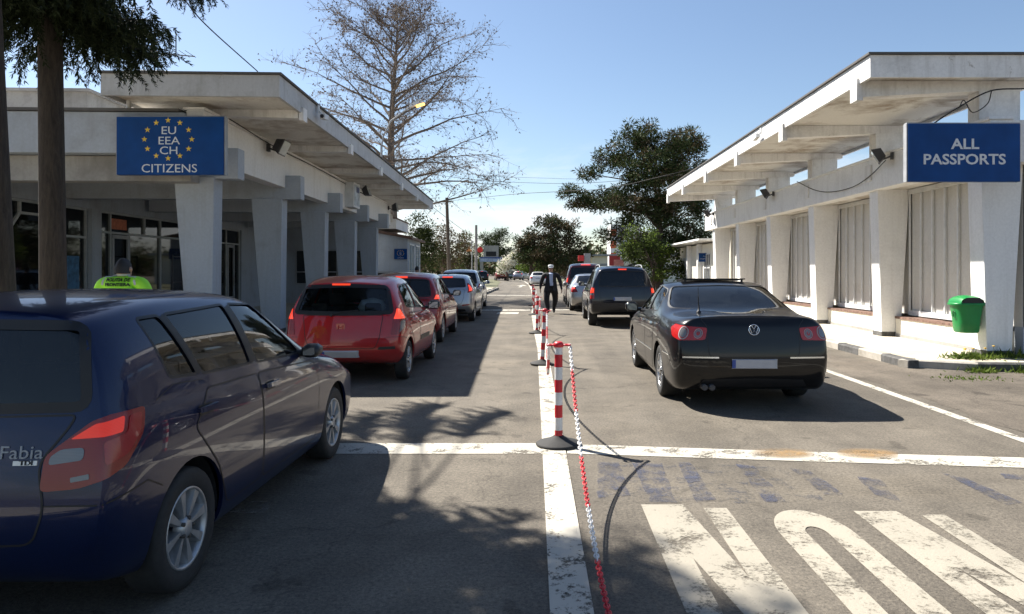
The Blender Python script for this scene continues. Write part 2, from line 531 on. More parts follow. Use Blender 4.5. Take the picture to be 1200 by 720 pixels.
def body_cage(S):
    """rings of control points along the car, rear to front; returns mesh after subdivision"""
    Wh = S['W']/2; L = S['L']; H = S['H']
    zr, zf = S['belt']; tail = S['tail']; rry, rrz = S['roofr']; wst = S['wst']; cy, cz = S['cowl']; nz = S['nose']
    wr = S['wr']; z0 = S.get('z0', .2); zM = S.get('zM', .56); bz = S.get('bumpz', .32)
    rows = []
    def r(yL, yM, yB, yT, zB, zT, wl, wm, wb, wT, drop=.045, zb0=None, wTi=None, crown=None):
        wTi = S.get('wTi', .84) if wTi is None else wTi; crown = S.get('crown', .03) if crown is None else crown
        rows.append((yL, yM, yB, yT, zB, zT, wl, wm, wb, wT, drop, z0 if zb0 is None else zb0, wTi, crown))
    rp = S.get('plan_r', (.86, .955))
    if S.get('deck') is None:
        r(.06, .0, tail, rry, zr, rrz, rp[0]*.95, rp[0], rp[0]*.985, wr*.93, .05, bz)
        r(.16, .13, tail+.13, rry+.09, zr, rrz+S.get('spoil', .03), rp[1], rp[1], rp[1]*.985, wr*.98, .05, bz-.05)
        r(.55, .5, tail+.42, rry+.38, zr, H-.012, .985, .99, .985*.985, wr)
        y5 = rry+.38
        b5 = tail+.42
    else:
        dy, dz, drz, rf = S['deck']          # window base y and z, deck rear z, roof rear y
        r(.06, .0, tail, tail+.02, drz-.13, drz, rp[0]*.95, rp[0], rp[0]*.96, Wh*.735, .03, bz)
        r(.16, .12, tail+.12, tail+.14, drz-.10, drz+.012, rp[1], rp[1], rp[1]*.97, Wh*.81, .03, bz-.05)
        r(.42, .42, dy-.08, dy-.12, dz-.09, dz, .98, .985, .97, Wh*.855, .03)
        r(.75, .75, dy+.25, dy+.08, dz-.05, dz+.03, .99, .995, .985, Wh*.845, .03)
        r(1.15, 1.15, rf-.12, rf-.12, zr, H-.095, 1, 1, .985, wr*.94, .05)
        r(1.45, 1.45, rf+.22, rf+.2, zr, H-.03, 1, 1, .985, wr*.985, .05)
        y5 = rf+.2; b5 = rf+.22
    n = 3
    for k in range(1, n+1):
        t = k/(n+1)
        yT = lerp(y5, wst-.05, t); yB = lerp(b5, cy-.42, t)
        zT = H - .035*max(0, (t-.35)/.65)**1.6
        r(lerp(max(b5, .6), cy-.4, t), lerp(max(b5, .6), cy-.4, t), yB, yT, lerp(zr, zf, t), zT, 1, 1, .985, wr)
    r(cy-.28, cy-.28, cy-.36, wst, zf, H-.075, 1, 1, .985, wr*.97, .05)
    r(cy+.02, cy+.02, cy-.10, cy-.02, zf-.01, cz, 1, 1, .985, Wh*.76, .035)
    r(cy+.18, cy+.18, cy+.12, cy+.10, zf-.045, cz+.005, 1, 1, .975, Wh*.76, .022, crown=.03)
    fl = L-cy
    r(cy+fl*.5, cy+fl*.5, cy+fl*.48, cy+fl*.48, zf-.10, lerp(cz, nz, .28), .995, .995, .95, Wh*.74, .02, crown=.03)
    r(L-.30, L-.30, L-.34, L-.34, lerp(zf, nz, .75)-.08, nz+.085, .975, .97, .92, Wh*.68, .02, crown=.03)
    r(L-.12, L-.10, L-.15, L-.17, nz-.06, nz+.035, .93, .93, .86, Wh*.6, .02, bz-.08, crown=.03)
    r(L-.06, L, L-.07, L-.09, nz-.13, nz-.01, .86, .86, .80, Wh*.52, .02, bz-.06, crown=.02)
    bm = bmesh.new()
    V = []
    for (yL, yM, yB, yT, zB, zT, wl, wm, wb, wT, drop, zb0, wTi, crown) in rows:
        ring = [(0, yL, zb0), (.45*Wh*wl, yL, zb0), (.90*Wh*wl, yL, zb0), (.985*Wh*wl, lerp(yL, yM, .6), zb0+.09),
                (Wh*wm, yM, zM), (Wh*wm*.995, lerp(yM, yB, .75), lerp(zM, zB, .74)), (Wh*wb*.962, yB, zB)]
        xb, xt = Wh*wb*.962, wT
        zt = max(zT-drop, zB+.012)
        ring.append((lerp(xb, xt, .45)+.02, lerp(yB, yT, .5), lerp(zB, zt, .5)))
        ring.append((xt, yT, zt))
        ring.append((xt*wTi+.0, yT, zT+.0))
        ring.append((0, yT, zT+crown))
        V.append(ring)
    bv = []
    for ring in V:
        rr = {}
        for j, p in enumerate(ring):
            rr[(j, 1)] = bm.verts.new(p)
            rr[(j, -1)] = rr[(j, 1)] if p[0] == 0 else bm.verts.new((-p[0], p[1], p[2]))
        bv.append(rr)
    m = len(V[0])
    for i in range(len(bv)-1):
        for j in range(m-1):
            for s in (1, -1):
                q = [bv[i][(j, s)], bv[i+1][(j, s)], bv[i+1][(j+1, s)], bv[i][(j+1, s)]]
                bm.faces.new(q if s == 1 else q[::-1])
    def cap(i, ring, sgn, bulge):
        rr = bv[i]
        inner = {}
        for j in range(3, m-3):        # 3..7: sill .. mid greenhouse
            x, y, z = ring[j]
            for s in (1, -1): inner[(j, s)] = bm.verts.new((x*.55*s, y-sgn*bulge*.75, z))
            inner[(j, 0)] = bm.verts.new((0, y-sgn*bulge, z))
        cols = [lambda j: rr[(j, 1)], lambda j: inner[(j, 1)], lambda j: inner[(j, 0)], lambda j: inner[(j, -1)], lambda j: rr[(j, -1)]]
        bot = [rr[(2, 1)], rr[(1, 1)], rr[(0, 1)], rr[(1, -1)], rr[(2, -1)]]
        top = [rr[(8, 1)], rr[(9, 1)], rr[(10, 1)], rr[(9, -1)], rr[(8, -1)]]
        grid = [bot] + [[c(j) for c in cols] for j in range(3, m-3)] + [top]
        for a in range(len(grid)-1):
            for c in range(4):
                q = [grid[a][c], grid[a+1][c], grid[a+1][c+1], grid[a][c+1]]
                bm.faces.new(q[::-1] if sgn == 1 else q)
    cap(0, V[0], 1, S.get('bulge', .05))
    cap(len(V)-1, V[-1], -1, .07)
    bmesh.ops.recalc_face_normals(bm, faces=bm.faces)
    cl = bm.edges.layers.float.get('crease_edge') or bm.edges.layers.float.new('crease_edge')
    def crease(a, b, val):
        e = bm.edges.get((a, b))
        if e: e[cl] = val
    for s in (1, -1):
        for i in range(len(bv)-1):
            crease(bv[i][(6, s)], bv[i+1][(6, s)], S.get('shoulder', .45))
            crease(bv[i][(2, s)], bv[i+1][(2, s)], .4)
            if i < len(bv)-6: crease(bv[i][(8, s)], bv[i+1][(8, s)], S.get('roofcrease', .2))
        k = S.get('edge', .25)
        for j in range(3, 8): crease(bv[0][(j, s)], bv[0][(j+1, s)], k)
        crease(bv[0][(8, s)], bv[0][(9, s)], S.get('lip', .6)); crease(bv[0][(9, s)], bv[0][(10, s)], S.get('lip', .6))
    me = bpy.data.meshes.new('skin'); bm.to_mesh(me); bm.free()
    o = bpy.data.objects.new('skin', me); COL.objects.link(o)
    md = o.modifiers.new('s', 'SUBSURF'); md.levels = S.get('sub', 3); md.render_levels = md.levels
    out = apply_mods(o); bpy.data.objects.remove(o)
    co = np.empty(len(out.vertices)*3); out.vertices.foreach_get('co', co); co = co.reshape(-1, 3)
    mn, mx = co.min(0), co.max(0)
    co[:, 0] *= Wh/mx[0]
    co[:, 1] = (co[:, 1]-mn[1])*L/(mx[1]-mn[1])
    co[:, 2] = mn[2] + (co[:, 2]-mn[2])*(H-mn[2])/(mx[2]-mn[2])
    out.vertices.foreach_set('co', co.reshape(-1)); out.update()
    for p in out.polygons: p.use_smooth = True
    return out

def prism_obj(poly, pl_kind, a, b):
    mb = MB()
    if pl_kind == 'x': fn = lambda u, v, w: (a+w, u, v)
    else: fn = lambda u, v, w: (u, a+w, v)
    mb.prism(poly, fn, b-a)
    me = mb.mesh('cut', [])
    bm = bmesh.new(); bm.from_mesh(me); bmesh.ops.recalc_face_normals(bm, faces=bm.faces); bm.to_mesh(me); bm.free()
    o = bpy.data.objects.new('cut', me); COL.objects.link(o)
    return o

def sym(half):
    """mirror a half outline (x >= 0, bottom to top) into a full one"""
    return half + [(-x, z) for x, z in reversed(half) if x > 1e-6]

WHEELS = {}
def wheel_meshes(r, w, style):
    key = (round(r, 3), round(w, 3), style)
    if key in WHEELS: return WHEELS[key]
    ri = r*.67
    t = MB()
    prof = [(ri*.98, -w*.42), (ri+.012, -w*.48), (r*.86, -w*.5), (r*.955, -w*.46), (r*.992, -w*.36), (r, -w*.15),
            (r, w*.15), (r*.992, w*.36), (r*.955, w*.46), (r*.86, w*.5), (ri+.012, w*.48), (ri*.98, w*.42)]
    t.lathe(prof, 40, 'x', cap=False)
    for k in range(4):      # tread grooves as fine dark ribs
        pass
    tyre = t.mesh('tyre', M['rubber'])
    m = MB()
    f = w*.40
    m.lathe([(ri*1.005, f+.004), (ri*.99, f+.012), (ri*.93, f+.008), (ri*.905, f-.02), (ri*.90, f-.10)], 40, 'x', cap=False)
    m.lathe([(ri*.90, f-.085), (ri*.2, f-.08)], 40, 'x', mi=1, cap=False)
    n, half, twin = {'hubcap': (8, .2, 0), 'alloy': (10, .13, 0), 'five': (5, .26, 0), 'plain': (7, .24, 0)}[style]
    for k in range(n):
        a = 2*math.pi*k/n + .2
        def pt(rr, da, x): return (x, rr*math.cos(a+da), rr*math.sin(a+da))
        r0, r1 = ri*.2, ri*.925
        lo = half*1.7
        A = [pt(r0, -lo*.62, f-.06), pt(r1, -half*.95, f-.05), pt(r1, half*.95, f-.05), pt(r0, lo*.62, f-.06)]
        xm = f+.006
        B = [pt(r0, -lo*.5, f+.0), pt(r1, -half*.62, xm), pt(r1, half*.62, xm), pt(r0, lo*.5, f+.0)]
        m.hexa(A, B, 0)
    m.lathe([(ri*.27, f-.04), (ri*.27, f+.0), (ri*.2, f+.012), (ri*.1, f+.016), (0.002, f+.016)], 24, 'x')
    for k in range(5):
        a = 2*math.pi*k/5
        m.lathe([(.011, f-.01), (.011, f+.014), (.004, f+.016)], 8, 'x', (0, ri*.235*math.cos(a), ri*.235*math.sin(a)), 1)
    rim = m.mesh('rim', [M['hubcap'] if style in ('hubcap', 'plain') else M['alloy'], M['brake']])
    WHEELS[key] = (tyre, rim)
    return WHEELS[key]

def add_wheels(root, S):
    r, w = S['rw'], S.get('tw', .195)
    ty, rm = wheel_meshes(r, w, S.get('rim', 'plain'))
    for y in (S['ro'], S['ro']+S['wb']):
        for s in (1, -1):
            e = empty('wheel', (s*(S['W']/2-w/2-.022), y, r), 0)
            e.parent = root
            if s < 0: e.rotation_euler = (0, 0, math.pi)
            link('tyre', ty, e); link('rim', rm, e)
    for y in (S['ro'], S['ro']+S['wb']):
        for s in (1, -1):
            mb = MB()
            n = 16; R_ = r+.058
            x0, x1 = s*(S['W']/2-.30), s*(S['W']/2-.05)
            for k in range(n):
                a0, a1 = math.pi*(k/n*1.04-.02), math.pi*((k+1)/n*1.04-.02)
                p = lambda x, a: (x, y+R_*math.cos(a), r+R_*math.sin(a))
                mb.quad(p(x0, a0), p(x1, a0), p(x1, a1), p(x0, a1))
            pts = [(x0, y+R_*math.cos(math.pi*(k/n*1.04-.02)), r+R_*math.sin(math.pi*(k/n*1.04-.02))) for k in range(n+1)]
            mb.add(pts, [tuple(range(len(pts)))])
            mb.build('wheel_arch_liner', M['dark'], root)

def soft_box(mb, x0, x1, y0, y1, z0, z1, lean=0, mi=0):
    """a padded block: inset corners on two levels"""
    e = min(x1-x0, y1-y0, z1-z0)*.28
    zs = [(z0, e), (z0+e, 0), (z1-e, 0), (z1, e)]
    vs, fs = [], []
    for z, i in zs:
        o = lean*(z-z0)/(z1-z0)
        a0, a1, b0, b1 = x0+i, x1-i, y0+i+o, y1-i+o
        c = e*.8
        vs += [(a0+c, b0, z), (a1-c, b0, z), (a1, b0+c*.5, z), (a1, b1-c*.5, z), (a1-c, b1, z), (a0+c, b1, z), (a0, b1-c*.5, z), (a0, b0+c*.5, z)]
    for l in range(3):
        for k in range(8):
            fs.append((l*8+k, l*8+(k+1) % 8, l*8+8+(k+1) % 8, l*8+8+k))
    mb.add(vs, fs, mi, True)
    mb.add(vs[:8], [tuple(range(8))[::-1]], mi); mb.add(vs[24:], [tuple(range(8))], mi)

def add_interior(root, S):
    Wh = S['W']/2; cy = S['cowl'][0]; bz = S['belt'][1]
    ys = S.get('seat_y', cy-1.35)
    for s in (1, -1):
        x = s*Wh*.44
        mb = MB(); soft_box(mb, x-.24, x+.24, ys, ys+.5, .30, .50); soft_box(mb, x-.23, x+.23, ys-.10, ys+.04, .45, bz+.10, -.16)
        seat = mb.build('seat', M['seatcloth'], root)
        mb = MB(); soft_box(mb, x-.12, x+.12, ys-.33, ys-.24, bz+.13, bz+.31, -.02)
        for q in (-.05, .05): mb.tube([(x+q, ys-.27, bz+.06), (x+q, ys-.285, bz+.15)], .007)
        mb.build('headrest', M['seatcloth'], seat)
    yr = ys-.88
    mb = MB(); soft_box(mb, -Wh*.76, Wh*.76, yr, yr+.5, .30, .50); soft_box(mb, -Wh*.76, Wh*.76, yr-.10, yr+.04, .45, bz+.02, -.16)
    seat = mb.build('rear_seat', M['seatcloth'], root)
    for s in (1, -1):
        mb = MB(); soft_box(mb, s*Wh*.44-.11, s*Wh*.44+.11, yr-.31, yr-.23, bz+.04, bz+.2, -.02)
        mb.build('headrest', M['seatcloth'], seat)
    mb = MB()
    soft_box(mb, -Wh*.80, Wh*.80, cy-.62, cy-.06, .62, bz+.01)
    d = mb.build('dashboard', M['dark'], root)
    mb = MB()
    c = Vector((-Wh*.44, cy-.72, bz-.04))
    a1 = Vector((1, 0, 0)); a2 = Vector((0, -.42, .9)).normalized()
    mb.tube([c+(a1*math.cos(2*math.pi*k/24)+a2*math.sin(2*math.pi*k/24))*.18 for k in range(25)], .015, 6)
    mb.tube([c-a1*.17, c, c+a1*.17], .02, 6); mb.tube([c, c-a2*.17], .02, 6); mb.tube([c, c+Vector((0, .25, -.12))], .03, 6)
    mb.build('steering_wheel', M['black'], root)

def fit_box(surf, pl, u, v, w, h, d, mb, mi=0, off=0.0, tilt=0, d0=-.01):
    """small block standing on the skin at (u, v)"""
    c, n = surf.at(pl.fn(u, v), pl.d)
    up = Vector((0, 0, 1)); right = up.cross(n).normalized(); up2 = n.cross(right).normalized()
    if tilt: 
        q = Quaternion(n, tilt); right = q @ right; up2 = q @ up2
    lo = [c+right*a*w/2+up2*b*h/2+n*(off+d0) for a, b in ((-1,-1),(1,-1),(1,1),(-1,1))]
    k = .86
    hi = [c+right*a*(w/2*k if w > h else w/2-.15*h)+up2*b*h/2*k+n*(off+d) for a, b in ((-1,-1),(1,-1),(1,1),(-1,1))]
    mb.hexa(lo, hi, mi)
    return c, n, right, up2

def build_car(name, S, loc, rz=0, label='', group=None, cat='car'):
    root = empty(name, loc, rz, label=label, cat=cat, group=group)
    W, L, Wh = S['W'], S['L'], S['W']/2
    pm = S['paint']
    skin = body_cage(S)
    sf = Surf(skin)
    full = S.get('full', True)
    side = {s: Plane2('side', s, Wh, L) for s in (1, -1)}
    rear = Plane2('rear', 1, Wh, L); front = Plane2('front', 1, Wh, L)
    cor = {s: Plane2('rcor', s, Wh, L) for s in (1, -1)}
    # body shell with openings
    me = skin.copy()
    me.materials.clear(); me.materials.append(pm); me.materials.append(M['dark'])
    ob = link('body', me)
    sd = ob.modifiers.new('sol', 'SOLIDIFY'); sd.thickness = .022; sd.offset = -1; sd.material_offset = 1; sd.material_offset_rim = 1
    cuts = []
    mb = MB()
    for y in (S['ro'], S['ro']+S['wb']):
        for s in (1, -1):
            prof = [(S['rw']+S.get('gap', .055), min(s*(Wh-.27), s*(Wh+.2))), (S['rw']+S.get('gap', .055), max(s*(Wh-.27), s*(Wh+.2)))]
            mb.lathe(prof, 36, 'x', (0, y, S['rw']+.0), smooth=False)
    cm = mb.mesh('cut', [])
    bm = bmesh.new(); bm.from_mesh(cm); bmesh.ops.remove_doubles(bm, verts=bm.verts, dist=1e-5); bmesh.ops.recalc_face_normals(bm, faces=bm.faces); bm.to_mesh(cm); bm.free()
    co = bpy.data.objects.new('cut', cm); COL.objects.link(co); cuts.append(co)
    sw = [round_poly(p, rr) for p, rr in S['side_windows']]
    for p in sw: cuts.append(prism_obj(p, 'x', -2, 2))
    rwin = round_poly(sym(S['rear_window']), S.get('rwr', .06)); cuts.append(prism_obj(rwin, 'y', -1, min(S.get('rcut', 1.4), L*.4)))
    fwin = round_poly(sym(S['windscreen']), .07); cuts.append(prism_obj(fwin, 'y', S['wst']-.28, L+1))
    for c in cuts:
        b = ob.modifiers.new('b', 'BOOLEAN'); b.operation = 'DIFFERENCE'; b.solver = 'EXACT'; b.object = c
    me2 = apply_mods(ob)
    ob.data = me2; ob.parent = root
    if len(me2.materials) < 2: print('BODY MATS', len(me2.materials))
    me2.set_sharp_from_angle(angle=R(35))
    for c in cuts: bpy.data.objects.remove(c)
    g = S.get('glass', M['glass'])
    gr = S.get('rear_glass', g)
    # glass
    seal = MB()
    for p in sw:
        for s in (1, -1):
            build_panel('side_window', sf, side[s], grow(p, .02), g, root, -.007, .06)
            ribbon(seal, sf, side[s], p, .016, .001, True)
    rw_o = build_panel('rear_window', sf, rear, grow(rwin, .02), gr, root, -.006, .06)
    ribbon(seal, sf, rear, grow(rwin, -.004), S.get('frit', .03), .0012, True)
    build_panel('windscreen', sf, front, grow(fwin, .02), M['glass'], root, -.006, .07)
    ribbon(seal, sf, front, fwin, .03, .0012, True)
    for k in S.get('pillars', []):      # black pillar trim between panes
        for s in (1, -1): ribbon(seal, sf, side[s], k[:2], k[2], .0018)
    seam = MB()
    for pl_, pts, w in S.get('seams', []):
        pls = {'side': [side[1], side[-1]], 'rear': [rear], 'rearsym': [rear, Plane2('rear', -1, Wh, L)], 'front': [front], 'cor': [cor[1], cor[-1]]}[pl_]
        for q in pls: ribbon(seam, sf, q, pts, w, .0012)
    seal.build('window_seal', M['seal'], root)
    if seam.v: seam.build('panel_gap', M['seal'], root)
    # doors, tailgate and other skins
    for s in (1, -1):
        for poly, hy, hz in S.get('doors', []):
            p = round_poly(poly, .04)
            d = build_panel('door', sf, side[s], p, pm, root, .0022, .045)
            gap = MB(); ribbon(gap, sf, side[s], p, .009, .0026, True); gap.build('door_gap', M['seal'], d)
            h = MB(); fit_box(sf, side[s], hy, hz, .17, .03, .042, h, d0=.018)
            for e in (-.07, .07): fit_box(sf, side[s], hy+e, hz, .025, .024, .03, h)
            hd = h.build('handle', S.get('handle', pm), d)
            hp = MB(); ribbon(hp, sf, side[s], [(hy-.07, hz-.004), (hy+.07, hz-.004)], .055, .003); hp.build('handle_recess', M['seal'], d)
    if S.get('tailgate'):
        p = round_poly(sym(S['tailgate']), .05)
        tg = build_panel('tailgate', sf, rear, p, pm, root, .0022, .05)
        gap = MB(); ribbon(gap, sf, rear, p, .009, .0028, True); gap.build('tailgate_gap', M['seal'], tg)
    for nm, pl_, poly, m_, off, sk in S.get('panels', []):
        if pl_ == 'side':
            for s in (1, -1): build_panel(nm, sf, side[s], poly, m_, root, off, .05, sk)
        elif pl_ == 'cor':
            for s in (1, -1): build_panel(nm, sf, cor[s], poly, m_, root, off, .04, sk)
        elif pl_ == 'rearsym': build_panel(nm, sf, rear, sym(poly), m_, root, off, .05, sk)
        elif pl_ == 'rearpair':
            for s in (1, -1): build_panel(nm, sf, Plane2('rear', s, Wh, L), poly, m_, root, off, .05, sk)
        else: build_panel(nm, sf, front, sym(poly), m_, root, off, .05, sk)
    # lamps: first outline is the lamp, the others are its bright and dark fields
    for s in (1, -1):
        for lamp in S.get('tails', []):
            pl_ = cor[s] if lamp.get('pl', 'cor') == 'cor' else Plane2('rear', s, Wh, L)
            lo = build_panel('tail_light', sf, pl_, round_poly(lamp['poly'], lamp.get('r', .025)), lamp['mat'], root, .006, .03, .014)
            for fp, fm, fr in lamp.get('fields', []):
                if fp[0] == 'disc':
                    _, u, v, r0, r1 = fp
                    mb = MB()
                    pts = [(u+r1*math.cos(2*math.pi*k/22), v+r1*math.sin(2*math.pi*k/22)) for k in range(22)]
                    panel(sf, pl_, pts, .0085, .03, 0, 0, mb)
                    mb.build('lens', fm, lo)
                    if r0 > r1:
                        mb = MB(); ribbon(mb, sf, pl_, [(u+r0*math.cos(2*math.pi*k/22), v+r0*math.sin(2*math.pi*k/22)) for k in range(22)], (r0-r1)*.7, .009, True, .012)
                        mb.build('lens_ring', M['metal_grey'], lo)
                else:
                    build_panel('lens', sf, pl_, round_poly(fp, fr), fm, lo, .0085, .03, .002)
    for u0, u1, z, h in S.get('third', []):
        build_panel('brake_light', sf, rear, [(u0, z-h/2), (u1, z-h/2), (u1, z+h/2), (u0, z+h/2)], S.get('third_mat', M['tail_on']), root, .008, .04, .012)
    if S.get('plate'):
        u, z = S['plate']
        mb = MB(); c, n, ri, up = fit_box(sf, rear, u, z, .52, .112, .014, mb)
        pl = mb.build('number_plate', M['plate'], root)
        mb = MB(); a = c - ri*.238 + n*.0155
        mb.hexa([a+ri*x+up*y-n*.004 for x, y in ((-.02,-.046),(.02,-.046),(.02,.046),(-.02,.046))], [a+ri*x+up*y for x, y in ((-.02,-.046),(.02,-.046),(.02,.046),(-.02,.046))])
        mb.build('plate_band', M['plate_blue'], pl)
    # mirrors
    my, mz = S['mirror']
    for s in (1, -1):
        c, n = sf.at(side[s].fn(my, mz), side[s].d)
        mb = MB(); ms = S.get('mirror_s', 1)
        x0 = c.x + s*.05*ms
        a, b = min(x0, x0+s*.19*ms), max(x0, x0+s*.19*ms)
        soft_box(mb, a, b, my-.06, my+.07, mz-.03, mz-.03+.145*ms, .02)
        mb.tube([c-Vector((s*.03, 0, 0)), c+Vector((s*.09, 0, .0))], .028, 8)
        mi = mb.build('wing_mirror', S.get('mirror_mat', pm), root)
        mb = MB(); mb.box(a+.02, b-.02, my-.064, my-.058, mz-.01, mz-.05+.145*ms); mb.build('mirror_glass', M['mirror_face'], mi)
    # head lamps (seen only from other sides)
    for s in (1, -1):
        q = Plane2('front', s, Wh, L)
        z = S['nose']-.06
        build_panel('headlight', sf, q, round_poly([(Wh*.42, z-.10), (Wh*.74, z-.08), (Wh*.84, z+.04), (Wh*.5, z)], .02), M['alloy'], root, .005, .05, .01)
    add_wheels(root, S)
    if full: add_interior(root, S)
    else:
        mb = MB()      # seat backs and dashboard as one dark row seen through the panes
        for s in (1, -1): soft_box(mb, s*Wh*.44-.22, s*Wh*.44+.22, S['cowl'][0]-1.5, S['cowl'][0]-1.35, .45, S['belt'][1]+.25, -.1)
        mb.build('seats', M['seatcloth'], root)
    # under-tray closes the view below
    return root, sf, dict(side=side, rear=rear, front=front, cor=cor, rw=rw_o)
# ------------------------------------------------------------------ the cars of the two queues
M['p_blue'] = paint('dark_blue_paint', (.004,.0115,.05), .3, .3, .5, coat=.7, dust=.012)
M['p_red'] = paint('red_paint', (.40,.012,.016), .1, .32, .15)
M['p_dred'] = paint('dark_red_paint', (.25,.011,.015), .3, .32, .3)
M['p_black'] = paint('black_paint', (.005,.005,.006), .1, .3, .3, coat=.6, dust=.02)
M['p_navy'] = paint('black_blue_paint', (.006,.008,.016), .2, .3, .3, dust=.05)
M['p_silver'] = paint('silver_paint', (.42,.43,.45), .75, .35, .2)
M['p_white'] = paint('pale_blue_paint', (.5,.56,.62), .3, .35, .1)
M['p_maroon'] = paint('maroon_paint', (.10,.010,.012), .3, .32, .3)
QL, QR = 'cars queueing in the lane by the pillared hall', 'cars queueing in the lane by the louvred hall'

def hatch_windows(S, ya, yb, yc, yd, zb0, zb1, zt, lean=.0, quarter=True):
    """rear quarter + rear door + front door panes; ya rear-bottom, yb B pillar, yc front-bottom, yd front-top"""
S1 = dict(W=1.642, L=3.99, H=1.498, wb=2.455, ro=.70, rw=.302, tw=.19, belt=(.99, .935), tail=.085, roofr=(.17, 1.425), wst=2.03, cowl=(2.86, .955),
          nose=.76, wr=.63, z0=.175, plan_r=(.93, .985), edge=.55, bulge=.05, spoil=.02, lip=.8, shoulder=.5, paint=M['p_blue'], rim='hubcap', mirror=(2.38, .985), mirror_s=.66, mirror_mat=M['black'], gap=.05, frit=.045,
          glass=M['glass'], rear_glass=M['glass_dark'], bumpz=.30, sub=3, third=[(-.16, .16, 1.405, .028)], third_mat=M['tail_dark'],
          side_windows=[([(.60, 1.075), (.86, 1.055), (.68, 1.375), (.50, 1.37)], .03), ([(.91, 1.05), (1.52, 1.025), (1.40, 1.395), (.73, 1.377)], .03),
                        ([(1.60, 1.02), (2.40, .985), (2.36, 1.03), (1.86, 1.375), (1.48, 1.395)], .03)],
          rear_window=[(0, 1.015), (.665, 1.02), (.60, 1.365), (0, 1.375)],
          windscreen=[(0, .99), (.66, .985), (.56, 1.40), (0, 1.425)],
          pillars=[((1.56, 1.03), (1.44, 1.38), .075), ((.885, 1.06), (.705, 1.37), .045)],
          doors=[([(1.585, .955), (2.62, .90), (2.68, .70), (2.62, .30), (1.60, .30)], 1.72, .86),
                 ([(.93, .97), (1.57, .955), (1.585, .30), (1.10, .30), (.98, .55), (.74, .80)], .86, .875)],
          tailgate=[(0, .48), (.50, .48), (.54, .62), (.50, .80), (.60, .94), (.625, .992), (0, .988)],
          seams=[('cor', [(-.30, .635), (.0, .63), (.30, .66), (.42, .60)], .007), ('side', [(.45, .99), (.62, 1.04), (.9, 1.02)], .005),
                 ('side', [(.36, 1.43), (.60, 1.455), (1.4, 1.47), (1.95, 1.44)], .006)],
          tails=[dict(mat=M['tail_dark'], r=.03, poly=[(-.265, .69), (-.10, .70), (.14, .765), (.27, .88), (.30, .985), (.05, .985), (-.02, .968), (-.235, .83)],
                      fields=[([(-.12, .895), (.13, .905), (.15, .968), (-.005, .955)], M['tail_soft'], .015),
                              ([(-.22, .795), (-.07, .812), (-.06, .862), (-.16, .857), (-.21, .828)], M['clear'], .02),
                              ([(.02, .785), (.15, .81), (.24, .88), (.27, .965), (.18, .965), (.16, .90), (.02, .88)], M['tail'], .02),
                              ([(-.13, .725), (-.05, .736), (-.05, .757), (-.13, .744)], M['clear'], .005)])],
          plate=(0, .60), seat_y=1.62)
car1, sf1, pl1 = build_car('hatchback_car', S1, (-2.58, 2.83, 0), 0, 'dark navy blue hatchback in the shade, rearmost of the queue beside the pillared hall', QL)
def badge(sf, pl, s, u, z, size, parent, name, depth=.003, material=None, sx=1.0, off=.004, bold=.0):
    me = text_mesh(s, size, depth, 'CENTER', bold, sx)
    c, n = sf.at(pl.fn(u, z), pl.d)
    up = Vector((0, 0, 1)); ri = up.cross(n).normalized(); up = n.cross(ri)
    ri = -ri if ri.x < 0 and abs(n.y) > .5 else ri
    m = Matrix((ri, up, ri.cross(up))).transposed().to_4x4(); m.translation = c + n*off
    me.transform(m); me.materials.clear(); me.materials.append(material or M['chrome'])
    return link(name, me, parent)
tgs = [c for c in children(car1) if c.name.startswith('tailgate')][0]
badge(sf1, pl1['rear'], 'Fabia', .43, .845, .075, tgs, 'model_badge', sx=1.15, material=M['metal_grey'])
mb = MB(); fit_box(sf1, pl1['rear'], .45, .805, .11, .022, .006, mb); bd = mb.build('trim_badge', M['alloy'], tgs)
badge(sf1, pl1['rear'], 'TDI', .455, .805, .026, bd, 'badge_text', material=M['seal'], off=.0075, sx=1.3)
def wiper(sf, pl, pts, parent):
    mb = MB()
    q = []
    for u, z in pts:
        c, n = sf.at(pl.fn(u, z), pl.d); q.append(c+n*.018)
    mb.tube(q, .007, 6); c, n = sf.at(pl.fn(*pts[0]), pl.d)
    mb.tube([c-n*.01, c+n*.03], .022, 10)
    return mb.build('wiper', M['black'], parent)
wiper(sf1, pl1['rear'], [(0, 1.0), (-.12, 1.025), (-.30, 1.035), (-.40, 1.045)], car1)


def std_doors(ya, yb, yc, zt, zb=.30, arch=None):
    """front and rear door skins: rear edge ya, B pillar yb, front edge yc"""
    a = arch or ya+.24
    return [([(yb+.012, zt-.012), (yc-.06, zt-.05), (yc, zt-.25), (yc-.05, zb), (yb+.012, zb)], yb+.14, zt-.10),
            ([(ya+.05, zt), (yb-.012, zt-.012), (yb-.012, zb), (a, zb), (a-.08, zb+.25), (ya-.05, zt-.17)], ya+.1, zt-.09)]

